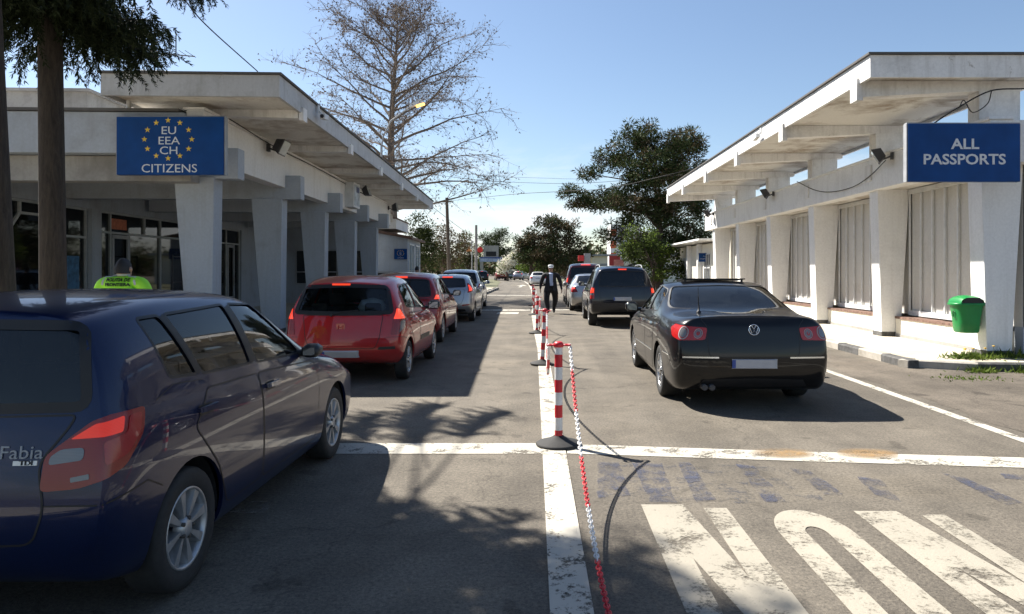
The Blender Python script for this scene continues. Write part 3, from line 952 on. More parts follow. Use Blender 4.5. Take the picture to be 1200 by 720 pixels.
# small red hatchback
S2 = dict(W=1.74, L=3.58, H=1.53, wb=2.38, ro=.56, rw=.285, tw=.175, belt=(1.0, .93), tail=.08, roofr=(.22, 1.425), wst=1.75, cowl=(2.62, .98),
          nose=.80, wr=.615, z0=.2, plan_r=(.90, .975), edge=.35, bulge=.07, lip=.6, paint=M['p_red'], rim='plain', mirror=(2.22, .97), mirror_mat=M['black'],
          rear_glass=M['glass'], third=[(-.20, .06, 1.395, .022)], frit=.06,
          side_windows=[([(.52, 1.06), (1.28, 1.02), (1.22, 1.40), (.60, 1.36)], [.12, .04, .04, .1]), ([(1.36, 1.015), (2.2, .975), (2.16, 1.02), (1.62, 1.38), (1.30, 1.405)], .04)],
          rear_window=[(0, .985), (.69, 1.0), (.59, 1.365), (0, 1.385)], windscreen=[(0, 1.0), (.62, 1.0), (.5, 1.40), (0, 1.43)],
          pillars=[((1.32, 1.02), (1.26, 1.39), .07)], doors=std_doors(.62, 1.33, 2.32, .965, .3, .95),
          tailgate=[(0, .50), (.46, .50), (.52, .64), (.56, .95), (.55, .965), (0, .962)],
          seams=[('cor', [(-.2, .66), (.1, .66), (.34, .62)], .006)],
          panels=[('bumper_strip', 'rearpair', [(.50, .485), (.74, .49), (.74, .53), (.52, .525)], M['black'], .006, .004), ('rub_strip', 'side', [(1.40, .50), (2.2, .49), (2.2, .56), (1.40, .57)], M['black'], .008, .006)],
          tails=[dict(mat=M['tail_dark'], r=.02, poly=[(-.13, .69), (.10, .70), (.27, .80), (.30, .93), (.13, 1.06), (.03, 1.07), (-.06, .92)],
                      fields=[([(-.055, .91), (.27, .91), (.13, 1.045), (.04, 1.055)], M['tail_on'], .015), ([(.02, .72), (.22, .80), (.26, .89), (.08, .88)], M['clear'], .02)])],
          plate=(-.02, .42), seat_y=1.42)
car2, sf2, pl2 = build_car('hatchback_car', S2, (-2.82, 9.8, 0), 0, 'small bright red hatchback with lit tail lights just ahead of the navy car', QL)
wiper(sf2, pl2['rear'], [(-.16, .965), (-.02, 1.01), (.22, 1.03)], car2)
mb = MB(); c, n = sf2.at(pl2['rear'].fn(-.02, .80), pl2['rear'].d)
mb.prism(round_poly([(-.06, -.05), (.06, -.05), (.06, .05), (-.06, .05)], .02), lambda u, v, w: c + Vector((u, 0, v)) + n*(w+.003), .004)
mb.tube([c+Vector((-.035, -.012, -.03)), c+Vector((-.028, -.012, .03))], .006, 6); mb.tube([c+Vector((.035, -.012, .03)), c+Vector((.028, -.012, -.03))], .006, 6); mb.tube([c+Vector((-.03, -.012, -.004)), c+Vector((.03, -.012, .004))], .006, 6)
mb.build('maker_emblem', M['p_red'], car2)

CB = empty('cushion', (-2.82+.33, 9.80+.42, 1.06), .2, label='pale rounded cushion behind the rear window of the small red hatchback', cat='cushion')
mb = MB(); mb.lathe([(.02, -.12), (.12, -.10), (.17, 0), (.13, .09), (.02, .12)], 16, 'z'); q_ = mb.build('cover', simple('pale_cloth', (.5,.55,.6), .9, var=.25, scale=8, bumpd=.02), CB); q_.scale = (1.2, .7, 1.15)

# darker red upright hatchback
S3 = dict(W=1.75, L=4.05, H=1.56, wb=2.59, ro=.68, rw=.31, tw=.19, belt=(1.03, .95), tail=.07, roofr=(.22, 1.47), wst=2.05, cowl=(2.95, 1.0),
          nose=.82, wr=.635, z0=.2, plan_r=(.91, .98), edge=.4, paint=M['p_dred'], rim='plain', mirror=(2.5, 1.0), mirror_mat=M['black'], full=False, sub=2,
          rear_glass=M['glass_dark'], third=[(-.13, .13, 1.45, .035)],
          side_windows=[([(.62, 1.09), (1.5, 1.05), (1.44, 1.43), (.70, 1.40)], .05), ([(1.59, 1.045), (2.48, 1.0), (2.42, 1.05), (1.88, 1.41), (1.52, 1.435)], .04)],
          rear_window=[(0, 1.03), (.66, 1.04), (.585, 1.40), (0, 1.415)], windscreen=[(0, 1.03), (.68, 1.03), (.54, 1.44), (0, 1.465)],
          pillars=[((1.55, 1.05), (1.48, 1.42), .075)], doors=std_doors(.85, 1.56, 2.66, .99, .3, 1.12), tailgate=[(0, .52), (.5, .52), (.56, .7), (.58, 1.0), (0, 1.0)],
          tails=[dict(mat=M['tail_dark'], r=.02, poly=[(-.15, .78), (.10, .78), (.24, .84), (.24, 1.08), (.02, 1.09), (-.10, 1.0)],
                      fields=[([(-.06, .98), (.19, .98), (.20, 1.065), (.02, 1.07)], M['tail_on'], .015)])], plate=(0, .72))
car3, sf3, pl3 = build_car('hatchback_car', S3, (-3.06, 14.95, 0), R(.8), 'darker red hatchback with black tinted rear window between the small red and the silver car', QL)

# silver hatchback with high tail lamps
S4 = dict(W=1.73, L=3.95, H=1.48, wb=2.49, ro=.66, rw=.30, tw=.19, belt=(1.03, .93), tail=.10, roofr=(.42, 1.40), wst=2.0, cowl=(2.95, .96),
          nose=.76, wr=.60, z0=.19, plan_r=(.88, .965), edge=.3, bulge=.08, paint=M['p_silver'], rim='five', mirror=(2.48, .985), full=False, sub=2,
          rear_glass=M['glass_dark'], third=[(-.16, .16, 1.385, .035)],
          side_windows=[([(.80, 1.10), (1.45, 1.045), (1.38, 1.37), (.95, 1.34)], .05), ([(1.53, 1.04), (2.45, .985), (2.40, 1.02), (1.85, 1.35), (1.46, 1.375)], .04)],
          rear_window=[(0, 1.06), (.60, 1.08), (.52, 1.345), (0, 1.36)], windscreen=[(0, .99), (.66, .99), (.52, 1.37), (0, 1.395)],
          pillars=[((1.49, 1.04), (1.42, 1.37), .07)], doors=std_doors(.84, 1.50, 2.62, .975, .3, 1.08), tailgate=[(0, .55), (.46, .55), (.54, .75), (.56, 1.02), (0, 1.03)],
          panels=[('lower_bumper', 'rearsym', [(0, .24), (.66, .25), (.58, .40), (0, .42)], M['black'], .004, .003), ('reflector', 'rearpair', [(.5, .50), (.72, .53), (.72, .56), (.5, .54)], M['tail'], .006, .004)],
          tails=[dict(mat=M['tail_dark'], r=.02, poly=[(-.10, .90), (.22, .95), (.30, 1.04), (.16, 1.20), (.07, 1.19)],
                      fields=[([(-.03, .95), (.20, .98), (.22, 1.04), (.12, 1.15), (.07, 1.14)], M['tail_on'], .015)])], plate=(0, .80))
car4, sf4, pl4 = build_car('hatchback_car', S4, (-2.98, 21.5, 0), R(.6), 'silver hatchback with high red tail lights behind the dark red car', QL)

# pale people carrier with a black rear window
S5 = dict(W=1.82, L=4.4, H=1.64, wb=2.65, ro=.8, rw=.32, tw=.2, belt=(1.05, .98), tail=.10, roofr=(.30, 1.55), wst=2.2, cowl=(3.2, 1.05),
          nose=.88, wr=.66, z0=.2, plan_r=(.91, .98), edge=.35, paint=M['p_white'], rim='five', mirror=(2.75, 1.04), full=False, sub=2, rear_glass=M['glass_dark'], third=[],
          side_windows=[([(.62, 1.15), (1.6, 1.10), (1.55, 1.50), (.75, 1.47)], .05), ([(1.7, 1.095), (2.7, 1.04), (2.65, 1.09), (2.05, 1.48), (1.63, 1.505)], .04)],
          rear_window=[(0, 1.05), (.72, 1.07), (.63, 1.50), (0, 1.52)], windscreen=[(0, 1.08), (.70, 1.08), (.56, 1.52), (0, 1.54)],
          pillars=[((1.65, 1.1), (1.59, 1.5), .08)], doors=std_doors(.95, 1.66, 2.85, 1.03, .3, 1.25),
          tails=[dict(mat=M['tail'], r=.02, poly=[(-.12, .85), (.2, .87), (.25, 1.05), (.06, 1.08)])], plate=(0, .72))
car5, sf5, pl5 = build_car('people_carrier', S5, (-3.32, 27.6, 0), R(1.2), 'pale grey people carrier with a black rear window ahead of the silver hatchback', QL)

# black saloon
S6 = dict(W=1.87, L=4.765, H=1.452, wb=2.709, ro=1.08, rw=.325, tw=.225, belt=(1.0, .955), tail=.06, deck=(.92, 1.085, 1.075, 1.62), roofr=(0, 0), wst=2.72, cowl=(3.62, .98),
          nose=.74, wr=.70, z0=.185, zM=.6, plan_r=(.885, .965), edge=.4, bulge=.07, lip=.75, crown=.025, wTi=.86, paint=M['p_black'], rim='alloy', mirror=(3.18, .985), bumpz=.27, gap=.05,
          rear_glass=glass('sky_blue_rear_glass', (.16, .2, .25), .03), third=[], rcut=1.9, handle=M['chrome'],  # blue of the reflected sky is put into the rear glass colour
          side_windows=[([(1.52, 1.055), (2.20, 1.035), (2.12, 1.385), (1.72, 1.335)], [.1, .03, .03, .1]), ([(2.29, 1.03), (3.14, .99), (3.08, 1.04), (2.55, 1.36), (2.20, 1.385)], .04)],
          rear_window=[(0, 1.105), (.785, 1.115), (.635, 1.385), (0, 1.405)], rwr=.07, windscreen=[(0, 1.01), (.70, 1.01), (.50, 1.385), (0, 1.41)],
          pillars=[((2.245, 1.035), (2.16, 1.38), .075)], doors=std_doors(1.52, 2.25, 3.30, .985, .28, 1.62),
          tailgate=[(0, .62), (.50, .62), (.52, .75), (.52, .97), (.60, 1.05), (0, 1.06)],
          seams=[('rearsym', [(.52, .80), (.80, .80)], .005), ('cor', [(.20, .70), (.30, .70), (.55, .68)], .005)],
          panels=[('chrome_strip', 'rearpair', [(.40, .605), (.80, .605), (.80, .622), (.40, .622)], M['chrome'], .008, .006), ('chrome_strip', 'side', [(.35, .60), (.72, .60), (.72, .614), (.35, .614)], M['chrome'], .006, .004),
                  ('rub_strip', 'side', [(1.55, .52), (3.3, .50), (3.3, .514), (1.55, .535)], M['chrome'], .006, .004),
                  ('lower_bumper', 'rearsym', [(0, .27), (.62, .28), (.56, .36), (0, .38)], M['black'], .004, .003)],
          tails=[dict(mat=M['tail'], r=.03, poly=[(-.335, .81), (-.02, .80), (.22, .84), (.34, .93), (.20, .975), (-.02, .965), (-.34, .945)],
                      fields=[(('disc', -.04, .885, .068, .052), M['clear'], 0), (('disc', -.235, .88, .052, .042), M['clear'], 0), (('disc', -.235, .88, .024, .024), M['tail'], 0)])],
          plate=(0, .545), seat_y=2.5)
car6, sf6, pl6 = build_car('saloon_car', S6, (2.39, 7.88, 0), R(-.6), 'black saloon with ringed lamps and raised sunroof, nearest in the right lane', QR)
kids6 = children(car6)
tg6 = [c for c in kids6 if c.name.startswith('tailgate')][0]
mb = MB(); c, n = sf6.at(pl6['rear'].fn(0, .925), pl6['rear'].d)
up = Vector((0, 0, 1)); ri = Vector((1, 0, 0)); upn = n.cross(up.cross(n).normalized()); ri = up.cross(n).normalized()
def e2(u, v, w=.008): return c + ri*u + upn*v + n*w
mb.tube([e2(.058*math.cos(2*math.pi*k/28), .058*math.sin(2*math.pi*k/28)) for k in range(29)], .0055, 6)
mb.tube([e2(-.026, .048), e2(0, .006), e2(.026, .048)], .0045, 6)
mb.tube([e2(-.048, .028), e2(-.024, -.044), e2(0, -.004), e2(.024, -.044), e2(.048, .028)], .0045, 6)
mb.build('round_emblem', M['chrome'], tg6)
ll = MB(); ribbon(ll, sf6, Plane2('rear'), [(-.62, 1.072), (.62, 1.072)], .008, .004); ll.build('lid_gap', M['seal'], car6)
# tilted sunroof panel, mast aerial, exhaust
cs, ns = sf6.at(Vector((0, 2.25, 4)), Vector((0, 0, -1)))
mb = MB(); z = cs.z
mb.hexa([(-.44, 1.98, z+.022), (.44, 1.98, z+.022), (.44, 2.46, z-.005), (-.44, 2.46, z-.005)], [(-.44, 1.98, z+.036), (.44, 1.98, z+.036), (.44, 2.46, z+.01), (-.44, 2.46, z+.01)])
for s in (-1, 1): mb.box(s*.40-.01, s*.40+.01, 2.0, 2.03, z-.02, z+.022)
mb.build('sunroof', M['seal'], car6)
mb = MB(); c, n = sf6.at(Vector((-.50, .62, 4)), Vector((0, 0, -1)))
mb.lathe([(.03, -.01), (.03, .02), (.012, .03), (.009, .10)], 10, 'z', tuple(c)); mb.tube([c+Vector((0, 0, .1)), c+Vector((-.01, -.015, .20))], .007, 6); mb.tube([c+Vector((-.01, -.015, .2)), c+Vector((-.015, -.03, .34))], .002, 5)
for k in range(10): mb.lathe([(.0055, 0), (.0055, .004)], 8, 'z', (c.x-.01*k/10, c.y-.015*k/10, c.z+.2+k*.011))
mb.build('mast_aerial', M['black'], car6)
mb = MB()
for dx in (0, .085): mb.lathe([(.028, 0), (.034, .0), (.036, .10), (.028, .10)], 14, 'y', (-.56+dx, .01, .275))
mb.build('exhaust_pipe', M['dark_metal'], car6)

# dark off-roader
S7 = dict(W=1.86, L=4.75, H=1.74, wb=2.78, ro=.95, rw=.365, tw=.245, belt=(1.12, 1.06), tail=.05, roofr=(.16, 1.66), wst=2.45, cowl=(3.30, 1.12),
          nose=.98, wr=.68, z0=.30, zM=.72, plan_r=(.945, .985), edge=.7, bulge=.04, lip=.8, bumpz=.42, paint=M['p_navy'], rim='five', mirror=(2.85, 1.13), mirror_mat=M['black'], full=False, sub=2,
          rear_glass=M['glass_dark'], glass=M['glass_dark'], third=[(-.12, .12, 1.625, .03)],
          side_windows=[([(.32, 1.19), (.95, 1.18), (.95, 1.57), (.40, 1.56)], .05), ([(1.03, 1.18), (1.75, 1.165), (1.72, 1.59), (1.03, 1.575)], .04), ([(1.84, 1.16), (2.78, 1.13), (2.72, 1.18), (2.28, 1.57), (1.81, 1.59)], .04)],
          rear_window=[(0, 1.14), (.68, 1.15), (.60, 1.57), (0, 1.585)], windscreen=[(0, 1.15), (.72, 1.15), (.60, 1.6), (0, 1.63)],
          doors=std_doors(.98, 1.79, 2.95, 1.10, .42, 1.42), tailgate=[(0, .66), (.62, .66), (.66, 1.1), (0, 1.1)],
          panels=[('bumper_reflector', 'rearpair', [(.45, .60), (.68, .60), (.68, .63), (.45, .63)], M['tail'], .006, .004), ('lower_bumper', 'rearsym', [(0, .44), (.84, .45), (.84, .64), (0, .64)], M['black'], .012, .01)],
          tails=[dict(mat=M['tail'], r=.015, poly=[(-.10, .80), (.14, .80), (.16, 1.12), (-.08, 1.12)], fields=[([(-.07, .97), (.10, .97), (.10, 1.09), (-.06, 1.09)], M['tail_on'], .01), ([(-.07, .90), (.10, .90), (.10, .955), (-.07, .955)], M['clear'], .01)])],
          plate=(0, .80))
car7, sf7, pl7 = build_car('off_road_car', S7, (2.24, 19.55, 0), 0, 'tall dark blue-black off-roader with roof rails behind the black saloon', QR)
for s in (1, -1):
    mb = MB(); pts = []
    for k in range(9):
        y = .45+k*.24; c, n = sf7.at(Vector((s*.60, y, 4)), Vector((0, 0, -1))); pts.append(c+Vector((0, 0, .055 if 0 < k < 8 else 0)))
    mb.tube(pts, .016, 6); mb.build('roof_rail', M['metal_grey'], car7)

# silver saloon
S8 = dict(W=1.75, L=4.5, H=1.46, wb=2.6, ro=1.0, rw=.31, tw=.2, belt=(.98, .94), tail=.06, deck=(.85, 1.05, 1.03, 1.5), roofr=(0, 0), wst=2.6, cowl=(3.4, .97),
          nose=.74, wr=.58, z0=.19, plan_r=(.9, .97), edge=.4, bulge=.07, lip=.6, paint=M['p_silver'], rim='plain', mirror=(3.0, .98), full=False, sub=2, rcut=1.9, third=[],
          rear_glass=M['glass'], side_windows=[([(1.4, 1.04), (2.1, 1.02), (2.05, 1.37), (1.6, 1.33)], .05), ([(2.18, 1.015), (2.98, .98), (2.92, 1.03), (2.42, 1.35), (2.12, 1.37)], .04)],
          rear_window=[(0, 1.08), (.58, 1.09), (.48, 1.37), (0, 1.385)], windscreen=[(0, 1.0), (.66, 1.0), (.48, 1.37), (0, 1.39)],
          doors=std_doors(1.45, 2.14, 3.15, .97, .3, 1.55), tails=[dict(mat=M['tail_dark'], r=.02, poly=[(-.25, .76), (.1, .76), (.24, .84), (.22, .97), (-.1, .98)],
                      fields=[([(-.12, .88), (.16, .88), (.16, .95), (-.05, .955)], M['tail_on'], .015)])], plate=(0, .78))
car8, sf8, pl8 = build_car('saloon_car', S8, (1.92, 26.9, 0), 0, 'silver saloon partly hidden in front of the dark off-roader', QR)

# tall maroon van
S9 = dict(W=1.9, L=4.7, H=1.93, wb=2.9, ro=.85, rw=.34, tw=.21, belt=(1.2, 1.12), tail=.05, roofr=(.2, 1.83), wst=2.9, cowl=(3.75, 1.2),
          nose=1.0, wr=.72, z0=.25, zM=.7, plan_r=(.93, .985), edge=.5, bulge=.04, paint=M['p_maroon'], rim='plain', mirror=(3.3, 1.2), mirror_mat=M['black'], full=False, sub=2, third=[(-.22, .22, 1.86, .06)], rear_glass=M['glass_dark'],
          side_windows=[([(.4, 1.28), (1.2, 1.27), (1.2, 1.74), (.5, 1.72)], .05), ([(1.3, 1.27), (2.2, 1.25), (2.17, 1.75), (1.3, 1.74)], .05), ([(2.3, 1.24), (3.22, 1.2), (3.15, 1.26), (2.6, 1.72), (2.27, 1.74)], .04)],
          rear_window=[(0, 1.22), (.72, 1.23), (.66, 1.72), (0, 1.73)], windscreen=[(0, 1.23), (.75, 1.23), (.64, 1.76), (0, 1.8)],
          tails=[dict(mat=M['tail'], r=.02, poly=[(-.10, 1.0), (.12, 1.0), (.12, 1.38), (-.06, 1.38)], fields=[([(-.05, 1.05), (.08, 1.05), (.08, 1.25), (-.05, 1.25)], M['tail_on'], .01)])], plate=(0, .8))
car9, sf9, pl9 = build_car('passenger_van', S9, (1.98, 32.0, 0), 0, 'tall maroon van ahead of the silver saloon in the all passports lane', QR, cat='van')

# cars far down the road
def recolour(root, old, new, label, loc, rz=0, group='cars far down the road'):
    c = copy_tree(root)
    c.location = loc; c.rotation_euler = (0, 0, rz)
    tag(c, label, 'car', group)
    return c
def swap(root, table):
    for o in [root]+[x for x in SC.objects if x.parent is root]+[y for x in SC.objects if x.parent is root for y in children(x)]:
        if o.type == 'MESH' and any(m in table for m in o.data.materials):
            o.data = o.data.copy()
            for i, m in enumerate(o.data.materials):
                if m in table: o.data.materials[i] = table[m]
f1 = recolour(car8, 0, 0, 'white saloon driving far off just left of the walking man', (-.45, 71, 0), R(2)); swap(f1, {M['p_silver']: simple('far_white_paint', (.7, .71, .72), .3, coat=1)})
f2 = recolour(car7, 0, 0, 'dark red off-roader far down the road below the flowering tree', (-6.3, 108, 0), R(8)); swap(f2, {M['p_navy']: M['p_dred']})
f3 = recolour(car4, 0, 0, 'silver-blue hatchback far off, glinting right of the red off-roader', (-4.1, 112, 0), R(-20))
f4 = recolour(car3, 0, 0, 'dark grey hatchback parked far off beside the left kerb', (-8.0, 92, 0), R(4)); swap(f4, {M['p_dred']: M['p_black']})
f5 = recolour(car5, 0, 0, 'small dull green car between the far red off-roader and the glinting car', (-5.6, 122, 0), R(15)); swap(f5, {M['p_white']: simple('far_green_paint', (.05, .08, .06), .35, coat=1)})
# ------------------------------------------------------------------ ground, road, markings
def asphalt(name, base, warm, spots=.5, patch=.25):
    m, nt, b = mat(name)
    v = objvec(nt)
    big = noise(nt, .18, 6, .65, v, .6); mid = noise(nt, 1.1, 6, .7, v, .3); fine = noise(nt, 42, 4, .8, v); vor = N(nt, 'ShaderNodeTexVoronoi')
    vor.inputs['Scale'].default_value = 130; nt.links.new(v, vor.inputs['Vector'])
    r1 = ramp(nt, [(.3, tuple(c*(1-patch) for c in base)), (.5, base), (.72, warm)]); nt.links.new(big.outputs['Fac'], r1.inputs['Fac'])
    r2 = ramp(nt, [(.35, (.72,.72,.72)), (.6, (1.05,1.05,1.05))]); nt.links.new(mid.outputs['Fac'], r2.inputs['Fac'])
    r3 = ramp(nt, [(.25, (.36,.36,.36)), (.48, (.95,.95,.95)), (.62, (1.25,1.24,1.2)), (.8, (2.1,2.05,1.95))]); nt.links.new(fine.outputs['Fac'], r3.inputs['Fac'])
    r4 = ramp(nt, [(.0, (1.25,1.24,1.2)), (.35, (1,1,1)), (1, (.75,.75,.75))]); nt.links.new(vor.outputs['Distance'], r4.inputs['Fac'])
    c = mixc(nt, 1.0, r1.outputs['Color'], r2.outputs['Color'], 'MULTIPLY')
    c = mixc(nt, 1.0, c, r3.outputs['Color'], 'MULTIPLY')
    c = mixc(nt, 1.0, c, r4.outputs['Color'], 'MULTIPLY')
    # tyre tracks and oil drips down the lanes
    vl = objvec(nt, (1.4, .06, 1)); tr = noise(nt, 1.0, 4, .6, vl)
    rt = ramp(nt, [(.42, (.78,.78,.79)), (.58, (1,1,1))]); nt.links.new(tr.outputs['Fac'], rt.inputs['Fac'])
    c = mixc(nt, .7, c, rt.outputs['Color'], 'MULTIPLY')
    sp = noise(nt, 2.6, 3, .5, v, .2); rs = ramp(nt, [(.30, (.4,.4,.4)), (.345, (1,1,1))]); nt.links.new(sp.outputs['Fac'], rs.inputs['Fac'])
    c = mixc(nt, spots, c, rs.outputs['Color'], 'MULTIPLY')
    # cracks
    vc = N(nt, 'ShaderNodeTexVoronoi', feature='DISTANCE_TO_EDGE'); vc.inputs['Scale'].default_value = .33
    nd = noise(nt, .9, 5, .6, v); ad = N(nt, 'ShaderNodeVectorMath', operation='ADD'); nt.links.new(v, ad.inputs[0])
    sc_ = N(nt, 'ShaderNodeVectorMath', operation='SCALE'); nt.links.new(nd.outputs['Color'], sc_.inputs[0]); sc_.inputs['Scale'].default_value = 1.3
    nt.links.new(sc_.outputs[0], ad.inputs[1]); nt.links.new(ad.outputs[0], vc.inputs['Vector'])
    rc = ramp(nt, [(.0, (.5,.5,.5)), (.006, (1,1,1))]); nt.links.new(vc.outputs['Distance'], rc.inputs['Fac'])
    c = mixc(nt, .55, c, rc.outputs['Color'], 'MULTIPLY')
    nt.links.new(c, b.inputs['Base Color'])
    b.inputs['Roughness'].default_value = .88; b.inputs['Specular IOR Level'].default_value = .3
    bump(nt, b, fine.outputs['Fac'], .008, .8)
    return m
M['asphalt'] = asphalt('worn_asphalt', (.158,.139,.113), (.194,.166,.126))
M['rough'] = asphalt('dusty_rough_asphalt', (.16,.137,.111), (.205,.168,.125), .7, .4)

def marking(name, col, wear=.5, hard=.06, soft=False):
    m, nt, b = mat(name)
    v = objvec(nt)
    n = noise(nt, 3.2, 9, .78, v, .2); n2 = noise(nt, 45, 3, .7, v); n3 = noise(nt, .8, 4, .6, v)
    ad = N(nt, 'ShaderNodeMath', operation='ADD'); nt.links.new(n.outputs['Fac'], ad.inputs[0])
    ml = N(nt, 'ShaderNodeMath', operation='MULTIPLY'); nt.links.new(n2.outputs['Fac'], ml.inputs[0]); ml.inputs[1].default_value = .35
    nt.links.new(ml.outputs[0], ad.inputs[1])
    r = ramp(nt, [(wear, (0,0,0)), (wear+hard, (1,1,1))]); nt.links.new(ad.outputs[0], r.inputs['Fac'])
    rc = ramp(nt, [(.3, tuple(c*.82 for c in col)), (.7, col)]); nt.links.new(n3.outputs['Fac'], rc.inputs['Fac'])
    mask = r.outputs['Color']
    if soft:        # fades out towards the rim of the stain
        tc = N(nt, 'ShaderNodeTexCoord'); mp = N(nt, 'ShaderNodeMapping'); mp.inputs['Location'].default_value = (-1, -1, 0); mp.inputs['Scale'].default_value = (2, 2, 0)
        gr = N(nt, 'ShaderNodeTexGradient', gradient_type='SPHERICAL'); nt.links.new(tc.outputs['Generated'], mp.inputs['Vector']); nt.links.new(mp.outputs['Vector'], gr.inputs['Vector'])
        g2 = ramp(nt, [(.05, (0,0,0)), (.6, (1,1,1))]); nt.links.new(gr.outputs['Fac'], g2.inputs['Fac'])
        m2 = N(nt, 'ShaderNodeMath', operation='MULTIPLY'); nt.links.new(mask, m2.inputs[0]); nt.links.new(g2.outputs['Color'], m2.inputs[1]); mask = m2.outputs[0]
    nt.links.new(rc.outputs['Color'], b.inputs['Base Color'])
    b.inputs['Roughness'].default_value = .75
    bump(nt, b, n2.outputs['Fac'], .005, .6)
    tr = N(nt, 'ShaderNodeBsdfTransparent'); ms = N(nt, 'ShaderNodeMixShader')     # worn through to the asphalt below
    nt.links.new(mask, ms.inputs[0]); nt.links.new(tr.outputs[0], ms.inputs[1]); nt.links.new(b.outputs[0], ms.inputs[2]); nt.links.new(ms.outputs[0], nt.nodes['Material Output'].inputs[0])
    return m
M['mark'] = marking('white_road_paint', (.49,.46,.39), .55, .1)
M['mark_letter'] = marking('lettering_road_paint', (.34,.31,.25), .53, .14)
M['mark_faint'] = marking('faint_road_paint', (.33,.31,.28), .64, .2)
M['mark_blue'] = marking('old_blue_grey_paint', (.064,.071,.108), .60, .26)
M['mark_blue_faint'] = marking('faint_blue_paint', (.075,.08,.10), .70, .22)
M['rust'] = marking('rust_stain', (.30,.19,.085), .45, .3, True)

mb = MB(); mb.quad((-500, -60, 0), (500, -60, 0), (500, 1500, 0), (-500, 1500, 0))
mb.build('ground', M['asphalt'], kind='structure')
def sheet(name, polys, m, z=.004):
    mb = MB()
    for p in polys: mb.add([(x, y, z) for x, y in p], [tuple(range(len(p)))])
    bm = bmesh.new(); me = mb.mesh(name, m); bm.from_mesh(me); bmesh.ops.triangulate(bm, faces=bm.faces); bmesh.ops.recalc_face_normals(bm, faces=bm.faces)
    for f in bm.faces:
        if f.normal.z < 0: f.normal_flip()
    bm.to_mesh(me); bm.free()
    return link(name, me, kind='structure')
def wob(poly, amp=.08, step=.25, seed=1):
    rnd = random.Random(seed); out = []
    for a, b in zip(poly, poly[1:]+poly[:1]):
        L = math.hypot(b[0]-a[0], b[1]-a[1]); n = max(1, int(L/step))
        for k in range(n): out.append((lerp(a[0], b[0], k/n)+rnd.uniform(-amp, amp), lerp(a[1], b[1], k/n)+rnd.uniform(-amp, amp)))
    return out
sheet('verge', [wob([(4.72, -4), (16, -4), (16, 10.85), (6.4, 10.9), (5.7, 12.2), (5.0, 16), (4.85, 22), (4.72, 10)], .07)], M['rough'], .003)
def strip(pts, w):
    out = []
    for a, b in zip(pts[:-1], pts[1:]): out.append([(a[0]-w/2, a[1]), (b[0]-w/2, b[1]), (b[0]+w/2, b[1]), (a[0]+w/2, a[1])])
    return out
sheet('centre_line_marking', strip([(.17, -4), (.137, 3.2), (.10, 6.2), (.0, 14), (-.12, 18), (-.3, 25), (-.5, 40), (-.85, 57), (-1.5, 78), (-2.6, 100), (-4.5, 120)], .205), M['mark'], .0085)
sheet('stop_line_marking', [[(-4.2, 6.09), (.03, 6.09), (.03, 6.46), (-4.2, 6.46)], [(.215, 6.10), (2.2, 5.85), (4.4, 5.60), (4.4, 5.93), (2.2, 6.17), (.215, 6.43)]], M['mark'], .0045)
sheet('edge_line_marking', strip([(4.52, -3), (4.52, 12), (4.50, 26), (4.3, 40), (3.8, 60)], .13), M['mark'], .0045)
sheet('far_stop_line_marking', [[(-3.6, 27.7), (-.5, 27.7), (-.5, 28.5), (-3.6, 28.5)], [(-.2, 28.0), (2.9, 28.0), (2.9, 28.6), (-.2, 28.6)], [(-3.9, 44.2), (-.7, 44.2), (-.7, 45), (-3.9, 45)],
      [(-2.3, 66), (-2.05, 66), (-2.05, 72), (-1.6, 72), (-2.175, 77), (-2.75, 72), (-2.3, 72)], [(-1.7, 25.6), (-.9, 25.6), (-.9, 26.6), (-1.7, 26.6)]], M['mark'], .0045)
def nletter(dx, dy): return [(x+dx, y+dy) for x, y in [(.67, 2.5), (.67, 4.77), (.955, 4.77), (1.075, 3.63), (1.08, 4.70), (1.235, 4.70), (1.235, 2.5), (1.05, 2.5), (.835, 3.88), (.84, 2.5)]]
def oletter(x0, x1, y0, y1, t):
    polys = []; n = 20; rx, ry = (x1-x0)/2, .42
    def ring(k, i):
        a = math.pi*k/n; c, s = math.cos(a), math.sin(a)
        w = (rx-t if i else rx); h = (ry-.30*1 if i else ry)
        return ((x0+x1)/2 - w*c, h*s)
    top = [[(ring(k, 0)[0], y1-ry+ring(k, 0)[1]), (ring(k+1, 0)[0], y1-ry+ring(k+1, 0)[1]), (ring(k+1, 1)[0], y1-ry+ring(k+1, 1)[1]), (ring(k, 1)[0], y1-ry+ring(k, 1)[1])] for k in range(n)]
    bot = [[(x, y0+y1-y) for x, y in q] for q in top]
    return top + bot + [[(x0, y0+ry), (x0+t, y0+ry), (x0+t, y1-ry), (x0, y1-ry)], [(x1-t, y0+ry), (x1, y0+ry), (x1, y1-ry), (x1-t, y1-ry)]]
sheet('lettering_marking', [nletter(0, 0), nletter(1.39, -.13)] + oletter(1.44, 1.90, 2.4, 4.66, .165), M['mark_letter'], .0045)
pg = lambda *c: [((x-CX)*1312/(y-CY)/F, 1312/(y-CY)) for x, y in c]
zz = lambda *c: pg(*[(700+a/2.4, 480+b/2.4) for a, b in c])
sheet('old_paint_marking', [wob(zz((0,150),(300,155),(560,168),(640,255),(500,268),(0,258)), .02, .15, 77)], M['mark_blue_faint'], .0025)
